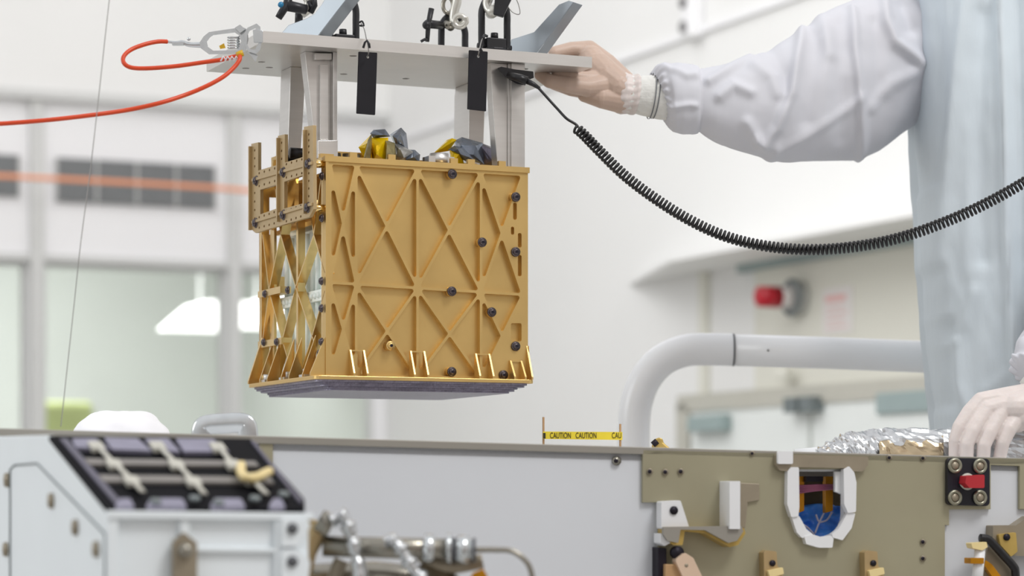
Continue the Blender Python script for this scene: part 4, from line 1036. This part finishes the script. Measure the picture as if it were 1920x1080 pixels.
foilstrap([(722, 1015), (735, 1014), (752, 1030), (768, 1056), (790, 1085), (820, 1130)], .0105, 2)
MB().tube(pp([(790, 1040), (815, 1056), (850, 1062), (905, 1052)], .015), .008, 12).build('under_pipe', M['taupe'], pipe)
MB().tube(pp([(640, 1050), (630, 1075), (622, 1120)], .01), .008, 12).build('under_pipe', M['taupe'], pipe)
g = MB().tube(pp([(800, 1050), (820, 1075), (850, 1100)], .02), .012, 12); g.build('dark_hose', M['brown'], pipe)
tag(pxprism([[(880, 1088), (886, 1074), (906, 1066), (914, 1080), (912, 1110), (884, 1110)]], PY, -.004, .004).build('film_flag', M['amber']), 'orange film flag at the bottom edge below the thin tube', 'film')
MB().tube([P(470, 1140, PY + .05), P(590, 1090, PY + .05), P(700, 1086, PY + .04), P(840, 1100, PY + .03)], .02, 14).build('lower_pipe', M['pipe'], pipe)

# ---------------------------------------------------------------- white tube frame, barrier tape, foil tube
TY = 4.25
t = thing('tube_rail', 'thick white bent tube rail standing behind the vehicle rim', 'rail', P(1190, 840, TY))
s = TY / F
pts = [P(1188, 2790, TY), P(1188, 1400, TY)] + smooth_path([P(x, y, TY) for x, y in ((1188, 900), (1188, 860), (1189, 790), (1196, 745), (1214, 705), (1244, 674), (1286, 657), (1330, 655), (1374, 656))], 10)
MB().tube(pts, 30.5 * s, 32).build('bend', M['white_tube'], t)
MB().tube([P(1375, 656, TY), P(1560, 662, TY), P(1800, 672, TY), P(2100, 684, TY)], 30 * s, 32).build('straight_tube', M['white_tube'], t)
MB().tube([P(1373.2, 656, TY), P(1375.8, 656, TY)], 30.9 * s, 32).build('seam', M['seam'], t)
MB().ball(P(1440, 657, TY - .0262), .0022).build('rivet', M['seam'], t)

BYt = 3.62
t = thing('caution_barrier', 'tiny yellow caution tape strung between two thin brown sticks', 'barrier tape', P(1090, 835, BYt))
for x, yt in ((1019, 782), (1163, 795)):
    MB().tube([P(x, 870, BYt), P(x, yt, BYt)], .0016, 8).build('stick', M['stick'], t)
tp = pxprism([[(1018, 809), (1167, 810), (1167, 825), (1018, 823)]], BYt - .002, -.0004, .0004).build('tape', M['tape'], t)
def text(s_, x, y, size, Y):
    c = bpy.data.curves.new('lettering', 'FONT'); c.body = s_; c.size = size; c.extrude = .0001; c.align_x = 'LEFT'
    o = bpy.data.objects.new('lettering', c); o.rotation_euler = (R(90), R(.5), 0); o.location = P(x, y, Y)
    COL.objects.link(o); dg = bpy.context.evaluated_depsgraph_get(); me = bpy.data.meshes.new_from_object(o.evaluated_get(dg))
    bpy.data.objects.remove(o); return me, P(x, y, Y)
for s_, x in (('CAUTION', 1031), ('CAUTION', 1079), ('CAU', 1147)):
    me, loc = text(s_, x, 821.6, .0120, BYt - .0030)
    o = bpy.data.objects.new('lettering', me); me.materials.clear(); me.materials.append(M['ink']); COL.objects.link(o); o.parent = tp
    o.rotation_euler = (R(90), 0, 0); o.scale = (.57, 1, 1); o.location = loc - WORLD[tp.name]
MB().box(Fr(P(1020, 817, BYt - .003), Vector((1, 0, 0)), Vector((0, 1, 0)), Z), -.0012, .0022, -.0006, 0, -.004, .004).build('lettering', M['ink'], tp)

FY = 3.52
def crinkle_tube(pts, r, mat_, name, parent, amp, seed, n=30, m_=11, rz=1.0):
    pth = smooth_path([P(*p) for p in pts], m_); g = MB(); vs = []; fs = []
    for i, p in enumerate(pth):
        d = (pth[min(i + 1, len(pth) - 1)] - pth[max(i - 1, 0)]).normalized(); x = d.cross(Vector((0, 1, 0))).normalized(); y = d.cross(x)
        for k in range(n):
            a = 2 * PI * k / n
            q = Vector((math.cos(a) * 1.1, math.sin(a) * 1.1, 0)) + Vector((0, 0, i * .17 + .5 * math.cos(a))) + Vector((seed, 0, 0))
            cell = noise.voronoi(q * 1.1)[0]; w_ = (cell[1] - cell[0])
            rr = r * (1 + amp * (w_ - .3) + amp * .6 * noise.noise(q * 2.5))
            vs.append(p + x * math.cos(a) * rr * rz + y * math.sin(a) * rr)
    for i in range(len(pth) - 1):
        for k in range(n): fs.append((i * n + k, i * n + (k + 1) % n, (i + 1) * n + (k + 1) % n, (i + 1) * n + k))
    g.add(vs, fs, False); return g.build(name, mat_, parent)
t = thing('foil_wrapped_pipe', 'crinkled silver foil wrapped pipe under the gloved hand at the right', 'pipe', P(1700, 835, FY))
crinkle_tube([(1545, 868, FY), (1575, 850, FY), (1600, 840, FY), (1640, 834, FY), (1700, 832, FY), (1790, 833, FY), (1880, 836, FY), (1990, 838, FY)], .0225, M['foil'], 'foil', t, .28, 1.0)
crinkle_tube([(1645, 842, FY - .004), (1690, 840, FY - .004), (1765, 841, FY - .004)], .0200, M['foil_gold'], 'gold_band', t, .2, 5.0)
tag(MB().tube([P(1490, 852, 3.6), P(1560, 846, 3.6), P(1600, 842, 3.6)], .008, 14).build('white_pipe', M['white_tube']), 'thin white pipe lying on the rim left of the foil pipe', 'pipe')

# ---------------------------------------------------------------- person
GY = 3.98
person = thing('person', 'person in pale blue gown and gloves, one hand on the lifting plate', 'person', Vector((P(1965, HZ, GY).x, GY, 1.05)))
def seg(p, a, b):
    ab = b - a; t = max(0, min(1, (p - a).dot(ab) / ab.length_squared)); return (p - (a + ab * t)).length
def ridge(p, lines):
    h = 0
    for pts, A, w_ in lines:
        d = min(seg(p, Vector(pts[i]), Vector(pts[i + 1])) for i in range(len(pts) - 1)); h += A * math.exp(-(d / w_) ** 2)
    return h
def bake(o, mods):
    for typ, kw in mods:
        m = o.modifiers.new(typ, typ)
        for k, v in kw.items(): setattr(m, k, v)
    dg = bpy.context.evaluated_depsgraph_get(); dg.update()
    me = bpy.data.meshes.new_from_object(o.evaluated_get(dg)); o.modifiers.clear(); o.data = me
    me.polygons.foreach_set('use_smooth', [True] * len(me.polygons)); return o
def chains_mesh(chains, name, mat_, parent, vox, smooth=4):
    g = MB()
    for ch in chains:
        for i in range(len(ch)):
            p, r = ch[i]; g.ball(p, r, 8)
            if i: 
                p0, r0 = ch[i - 1]
                if (p - p0).length > 1e-5: g.tube([p0, p], lambda q, a=r0, b=r: a + (b - a) * q, 16)
    o = g.build(name, mat_, parent, fix=False)
    return bake(o, [('REMESH', dict(mode='VOXEL', voxel_size=vox)), ('SMOOTH', dict(factor=.5, iterations=smooth))])
gc = Vector((P(1965, HZ, GY).x, GY, 0))
struct(MB().box(Fr(gc, Vector((1, 0, 0)), Vector((0, 1, 0)), Z), -.35, .6, -.28, .5, 0, 1.045).build('floor_platform', M['trim']))
sh = CZ + .80                                    # shoulder height
shL = gc + Vector((-.17, .06, sh - .05)); shR = gc + Vector((.17, -.02, sh))
wr1 = P(1190, 178, 3.735); el1 = P(1480, 200, 3.83)
wr2 = P(1985, 742, 3.50); el2 = gc + Vector((.30, -.25, CZ + .42))
head = gc + Vector((0, -.02, sh + .30))
body = chains_mesh([
    [(gc + Vector((0, 0, CZ - .02)), .13), (gc + Vector((0, 0, CZ + .3)), .105), (gc + Vector((0, 0, sh - .2)), .12), (gc + Vector((0, 0, sh - .02)), .09), (gc + Vector((0, 0, sh + .14)), .055), (head, .095), (head + Vector((0, -.01, .08)), .09)],
    [(gc + Vector((0, 0, sh - .04)), .08), (shL, .06), (P(1600, 150, 3.93), .052), (el1, .042), (wr1 + Vector((.03, 0, 0)), .022)],
    [(gc + Vector((0, 0, sh - .04)), .08), (shR, .06), (el2, .045), (wr2, .026)],
    [(gc + Vector((-.07, 0, CZ - .05)), .09), (gc + Vector((-.1, 0, CZ - .35)), .065), (gc + Vector((-.1, .02, 1.12)), .045), (gc + Vector((-.1, -.12, 1.09)), .04)],
    [(gc + Vector((.07, 0, CZ - .05)), .09), (gc + Vector((.1, 0, CZ - .35)), .065), (gc + Vector((.1, .02, 1.12)), .045), (gc + Vector((.1, -.12, 1.09)), .04)],
    [(head + Vector((0, -.09, -.02)), .018), (head + Vector((0, -.115, -.035)), .014)],
    [(head + Vector((-.095, 0, 0)), .02)], [(head + Vector((.095, 0, 0)), .02)]], 'body', M['skin'], person, .012)

# gown: upright loft with hanging folds
GL = [(-120, 1712), (-40, 1700), (100, 1703), (250, 1712), (400, 1720), (600, 1731), (700, 1740), (760, 1748), (800, 1752), (900, 1758), (1100, 1760)]
def interp(T, v):
    if v <= T[0][0]: return T[0][1]
    for i in range(len(T) - 1):
        if v <= T[i + 1][0]:
            f_ = (v - T[i][0]) / (T[i + 1][0] - T[i][0]); return T[i][1] + (T[i + 1][1] - T[i][1]) * f_
    return T[-1][1]
gl = [([(1838, -60), (1842, 200), (1852, 450), (1866, 640), (1880, 760)], 9, 7), ([(1868, -60), (1874, 300), (1888, 640)], -6, 10),
      ([(1795, -40), (1770, 120), (1752, 300), (1746, 480), (1755, 600)], 6, 12), ([(1725, 0), (1740, 150), (1735, 350)], -5, 14), ([(1812, 60), (1800, 260), (1812, 500)], -5, 16),
      ([(1905, -60), (1900, 200), (1912, 420)], 6, 12), ([(1760, 655), (1785, 610), (1800, 560)], 3, 12), ([(1770, 650), (1775, 720), (1800, 790)], 5, 12), ([(1875, 690), (1850, 720), (1820, 740)], 3, 10),
      ([(1745, 520), (1760, 640), (1765, 760)], -5, 12), ([(1900, 520), (1876, 600), (1866, 680)], 4, 10), ([(1930, 100), (1925, 500), (1940, 800)], 6, 12)]
g = MB(); vs = []; fs = []; NA = 180; rows_ = list(range(-120, 1101, 8))
for y in rows_:
    left = interp(GL, y); hw = (1965 - left) * GY / F * .97; dp = .15 + .02 * math.sin(y / 160)
    zc = CZ + (HZ - y) / F * GY; shr = 1.0 if y > -60 else max(.35, 1 - ((-60 - y) / 60) ** 2 * .6)
    for k in range(NA):
        a = 2 * PI * k / NA
        ca, sa = math.cos(a), math.sin(a); e_ = .6
        X = hw * shr * math.copysign(abs(ca) ** e_, ca); Yd = dp * shr * math.copysign(abs(sa) ** e_, sa)
        px = 1965 + X * F / GY
        fold = (ridge(Vector((px, y)), gl) if sa < .15 else 4 * math.sin(a * 9)) * .0018
        fold += .0035 * noise.noise(Vector((px / 38, y / 140, 1))) + .0016 * noise.noise(Vector((px / 14, y / 40, 5)))
        v = Vector((gc.x + X, GY + Yd, zc)); n_ = Vector((ca / max(hw, .1), sa / dp, 0)).normalized(); vs.append(v + n_ * fold)
nr = len(rows_)
for j in range(nr - 1):
    for k in range(NA): fs.append((j * NA + k, (j + 1) * NA + k, (j + 1) * NA + (k + 1) % NA, j * NA + (k + 1) % NA))
fs.append(tuple(range(NA)))
g.add(vs, fs, True); g.build('gown', M['gown'], person)

# sleeve of the reaching arm
SL = [  # pixel x, centre y, half height, depth Y
    (1234, 180, 42, 3.735), (1241, 181, 57, 3.735), (1254, 181, 66, 3.735), (1275, 184, 67, 3.738), (1300, 186, 64, 3.74), (1308, 186, 62, 3.74), (1312, 187, 57, 3.742), (1340, 195, 70, 3.75), (1370, 199, 80, 3.76),
    (1400, 199, 89, 3.77), (1450, 194, 106, 3.80), (1500, 181, 121, 3.835), (1550, 161, 140, 3.88), (1600, 150, 150, 3.92), (1650, 133, 150, 3.96), (1700, 106, 138, 4.00), (1760, 86, 118, 4.03), (1820, 76, 100, 4.04)]
sl_lines = [([(1500, 60), (1484, 130), (1474, 190), (1450, 250), (1428, 275), (1415, 268)], 13, 9), ([(1520, 80), (1505, 180), (1500, 240)], -8, 16), ([(1590, 30), (1588, 110), (1597, 190), (1612, 290)], 12, 9),
            ([(1565, 60), (1560, 160), (1570, 270)], -7, 16), ([(1648, 0), (1648, 60), (1662, 100), (1712, 135)], 14, 10), ([(1680, 20), (1690, 70)], -12, 16), ([(1325, 160), (1365, 135), (1402, 108)], 9, 9), ([(1345, 190), (1370, 170), (1400, 185)], 7, 10),
            ([(1440, 298), (1500, 268), (1575, 222), (1600, 200)], 6, 9), ([(1620, 215), (1655, 175), (1710, 150)], 7, 12), ([(1410, 130), (1440, 160), (1450, 190)], 7, 12), ([(1395, 240), (1420, 275), (1450, 285)], 7, 10),
            ([(1250, 130), (1285, 150), (1300, 148)], 6, 8), ([(1245, 210), (1290, 205), (1300, 206)], 5, 6), ([(1262, 120), (1250, 150), (1245, 190)], -4, 8), ([(1530, 30), (1545, 120)], 7, 12), ([(1440, 95), (1460, 150), (1462, 200)], -6, 14), ([(1625, 60), (1630, 200)], -6, 14)]
g = MB(); vs = []; fs = []; NA = 150
xs_ = [1234 + 3.0 * i for i in range(196)]
cen = lambda x, c: interp([(q[0], q[c]) for q in SL], x)
def smi(x, c):
    return (cen(x - 14, c) + 2 * cen(x, c) + cen(x + 14, c)) / 4 if x > 1325 else cen(x, c)
for x in xs_:
    yc, hh, Y = smi(x, 1), smi(x, 2), smi(x, 3); sc = Y / F
    dpt = min(hh * sc * .85, .095)
    for k in range(NA):
        a = 2 * PI * k / NA                      # 0 = top, pi/2 = towards viewer
        ca, sa = math.cos(a), math.sin(a)
        py = yc - hh * ca
        fold = 1.35 * ridge(Vector((x, py)), sl_lines) if sa > -.2 else 5 * math.sin(x / 23 + a * 2)
        if x < 1250: fold += 5 * math.sin(a * 22) * (1250 - x) / 17
        fold += 3.5 * noise.noise(Vector((x / 70, py / 45, 2.0))) + .7 * noise.noise(Vector((x / 22, py / 22, 6.0)))
        r_ = fold * sc
        tilt = .18 if x > 1500 else .05
        vs.append(Vector(((x - 960 - max(0, 1 - (x - 1233) / 60) * (14 * ca - 8 * sa)) * sc, Y - sa * dpt - sa * r_, CZ + (HZ - yc) * sc + ca * hh * sc + ca * r_ * .6)))
for j in range(len(xs_) - 1):
    for k in range(NA): fs.append((j * NA + k, j * NA + (k + 1) % NA, (j + 1) * NA + (k + 1) % NA, (j + 1) * NA + k))
g.add(vs, fs, True); sv = g.build('sleeve', M['sleeve'], person)
# knit cuff between sleeve and glove
pts = [(1166, 176, 36, 3.737), (1180, 177, 36, 3.737), (1196, 178, 35, 3.736), (1214, 179, 38, 3.735), (1232, 180, 42, 3.735), (1244, 181, 43, 3.735), (1268, 182, 43, 3.737)]
def ring_loft(pts, name, m, parent, fr=0.0, nf=20, depth=.8, tilt=0.0, n=96, sub=6):
    g = MB(); vs = []; fs = []; R_ = []
    for i in range(len(pts) - 1):
        for k in range(sub): R_.append([pts[i][c] + (pts[i + 1][c] - pts[i][c]) * k / sub for c in range(4)])
    R_.append(list(pts[-1]))
    for q, (x, yc, hh, Y) in enumerate(R_):
        sc = Y / F
        for k in range(n):
            a = 2 * PI * k / n; ca, sa = math.cos(a), math.sin(a)
            w_ = 1 + fr * math.sin(a * nf + q * .15) + .02 * noise.noise(Vector((x / 8, ca * 3, sa * 3)))
            vs.append(Vector(((x - 960 + tilt * ca * hh + 6 * sa) * sc, Y - sa * hh * sc * depth * w_, CZ + (HZ - yc) * sc + ca * hh * sc * w_)))
    for j in range(len(R_) - 1):
        for k in range(n): fs.append((j * n + k, j * n + (k + 1) % n, (j + 1) * n + (k + 1) % n, (j + 1) * n + k))
    g.add(vs, fs, True); return g.build(name, m, parent)
cuff = ring_loft(pts, 'cuff', M['knit'], person, .015, 40, tilt=.12)
for xk in (1221, 1228):
    ring_loft([(xk, 180, 43.2, 3.735), (xk + 2.2, 180, 43.2, 3.735)], 'elastic_thread', M['thread'], cuff, 0, 1, tilt=.12, sub=2)
ring_loft([(1150, 172, 30, 3.737), (1160, 174, 37, 3.737), (1168, 175, 39, 3.737), (1180, 177, 36, 3.737), (1190, 177, 38.5, 3.737), (1194, 178, 37, 3.737)], 'glove_cuff', M['glove_pale'], person, .02, 16, tilt=.12)

# gloved hand holding the end of the plate
def HP(x, y, Y): return P(x, y, Y)
hand = chains_mesh([
    [(P(1184, 178, 3.738), .0245), (P(1160, 166, 3.738), .026), (P(1135, 146, 3.745), .027), (P(1118, 126, 3.755), .024), (P(1108, 108, 3.765), .019)],
    [(P(1165, 160, 3.75), .024), (P(1132, 125, 3.775), .022), (P(1104, 96, 3.785), .0165), (P(1072, 93, 3.775), .0120), (P(1040, 99, 3.765), .0100)],           # thumb over the top
    [(P(1135, 160, 3.735), .020), (P(1100, 164, 3.718), .0140), (P(1062, 159, 3.706), .0118), (P(1030, 152, 3.708), .0106), (P(1013, 141, 3.718), .0090)],
    [(P(1130, 152, 3.738), .018), (P(1095, 146, 3.722), .0098), (P(1068, 143, 3.716), .0088), (P(1044, 139, 3.716), .0080)],           # index under the plate
    [(P(1140, 168, 3.75), .020), (P(1108, 170, 3.745), .0140), (P(1072, 166, 3.75), .0118), (P(1040, 156, 3.755), .0105), (P(1022, 146, 3.765), .0090)],
    [(P(1145, 165, 3.77), .018), (P(1105, 168, 3.775), .0130), (P(1070, 163, 3.78), .0112), (P(1048, 154, 3.785), .0100), (P(1030, 146, 3.795), .0086)],
    [(P(1145, 155, 3.79), .016), (P(1110, 160, 3.80), .0115), (P(1080, 157, 3.805), .0100), (P(1058, 150, 3.81), .0086)],
    [(P(1165, 188, 3.735), .020), (P(1130, 184, 3.728), .0160), (P(1096, 178, 3.735), .0110)],
], 'glove', M['glove'], person, .0012, 2)
# gloved hand resting on the foil pipe
HY = 3.475
hand2 = chains_mesh([
    [(P(1990, 745, 3.49), .026), (P(1945, 752, 3.485), .026), (P(1905, 765, HY), .022)],
    [(P(1945, 765, 3.485), .024), (P(1918, 782, HY), .019), (P(1908, 792, HY), .0145)],
    [(P(1950, 742, 3.49), .021), (P(1890, 748, 3.485), .0175), (P(1840, 752, 3.48), .0130), (P(1820, 774, HY), .0130), (P(1799, 800, HY - .006), .0100), (P(1790, 824, HY - .006), .0085), (P(1789, 862, HY + .004), .0078)],
    [(P(1930, 752, 3.485), .022), (P(1850, 768, HY), .0150), (P(1824, 808, HY - .014), .0108), (P(1813, 832, HY - .016), .0100), (P(1813, 866, HY - .006), .0094)],
    [(P(1935, 758, 3.485), .022), (P(1878, 772, HY), .0155), (P(1856, 810, HY - .016), .0108), (P(1845, 834, HY - .018), .0100), (P(1843, 868, HY - .008), .0096)],
    [(P(1945, 762, 3.485), .022), (P(1908, 780, HY), .0150), (P(1892, 804, HY - .014), .0110), (P(1880, 830, HY - .016), .0100), (P(1873, 864, HY - .006), .0092)],
    [(P(1960, 770, 3.50), .020), (P(1930, 800, 3.53), .015), (P(1890, 830, 3.55), .011), (P(1865, 845, 3.55), .010)],
], 'glove', M['glove_pale'], person, .0013, 3)
MB().tube([P(1985, 745, 3.50), P(1960, 720, 3.50), P(1935, 695, 3.505)], lambda q: .028 - .004 * q, 24).build('cuff', M['knit'], person)
# second sleeve end, just in view
g = MB(); vs = []; fs = []
pth = smooth_path([P(1932, 706, 3.50), P(1962, 668, 3.52), P(2010, 600, 3.60), P(2070, 480, 3.72), P(2110, 250, 3.85), P(2090, 60, 3.95)], 14); NA = 90
for i, p in enumerate(pth):
    d = (pth[min(i + 1, len(pth) - 1)] - pth[max(i - 1, 0)]).normalized(); x = d.cross(Vector((0, 1, 0))).normalized(); y = d.cross(x)
    r_ = (.022 if i == 0 else .034) + .010 * min(1, i / 12) + .03 * min(1, max(0, i - 12) / 30)
    for k in range(NA):
        a = 2 * PI * k / NA
        w_ = r_ * (1 + (.10 * math.sin(a * 13) if i < 4 else 0) + .12 * noise.noise(Vector((math.cos(a) * 2, math.sin(a) * 2, i * .25))))
        vs.append(p + x * math.cos(a) * w_ + y * math.sin(a) * w_)
for j in range(len(pth) - 1):
    for k in range(NA): fs.append((j * NA + k, j * NA + (k + 1) % NA, (j + 1) * NA + (k + 1) % NA, (j + 1) * NA + k))
fs.append(tuple(range(NA)))
g.add(vs, fs, True); g.build('sleeve', M['sleeve'], person)
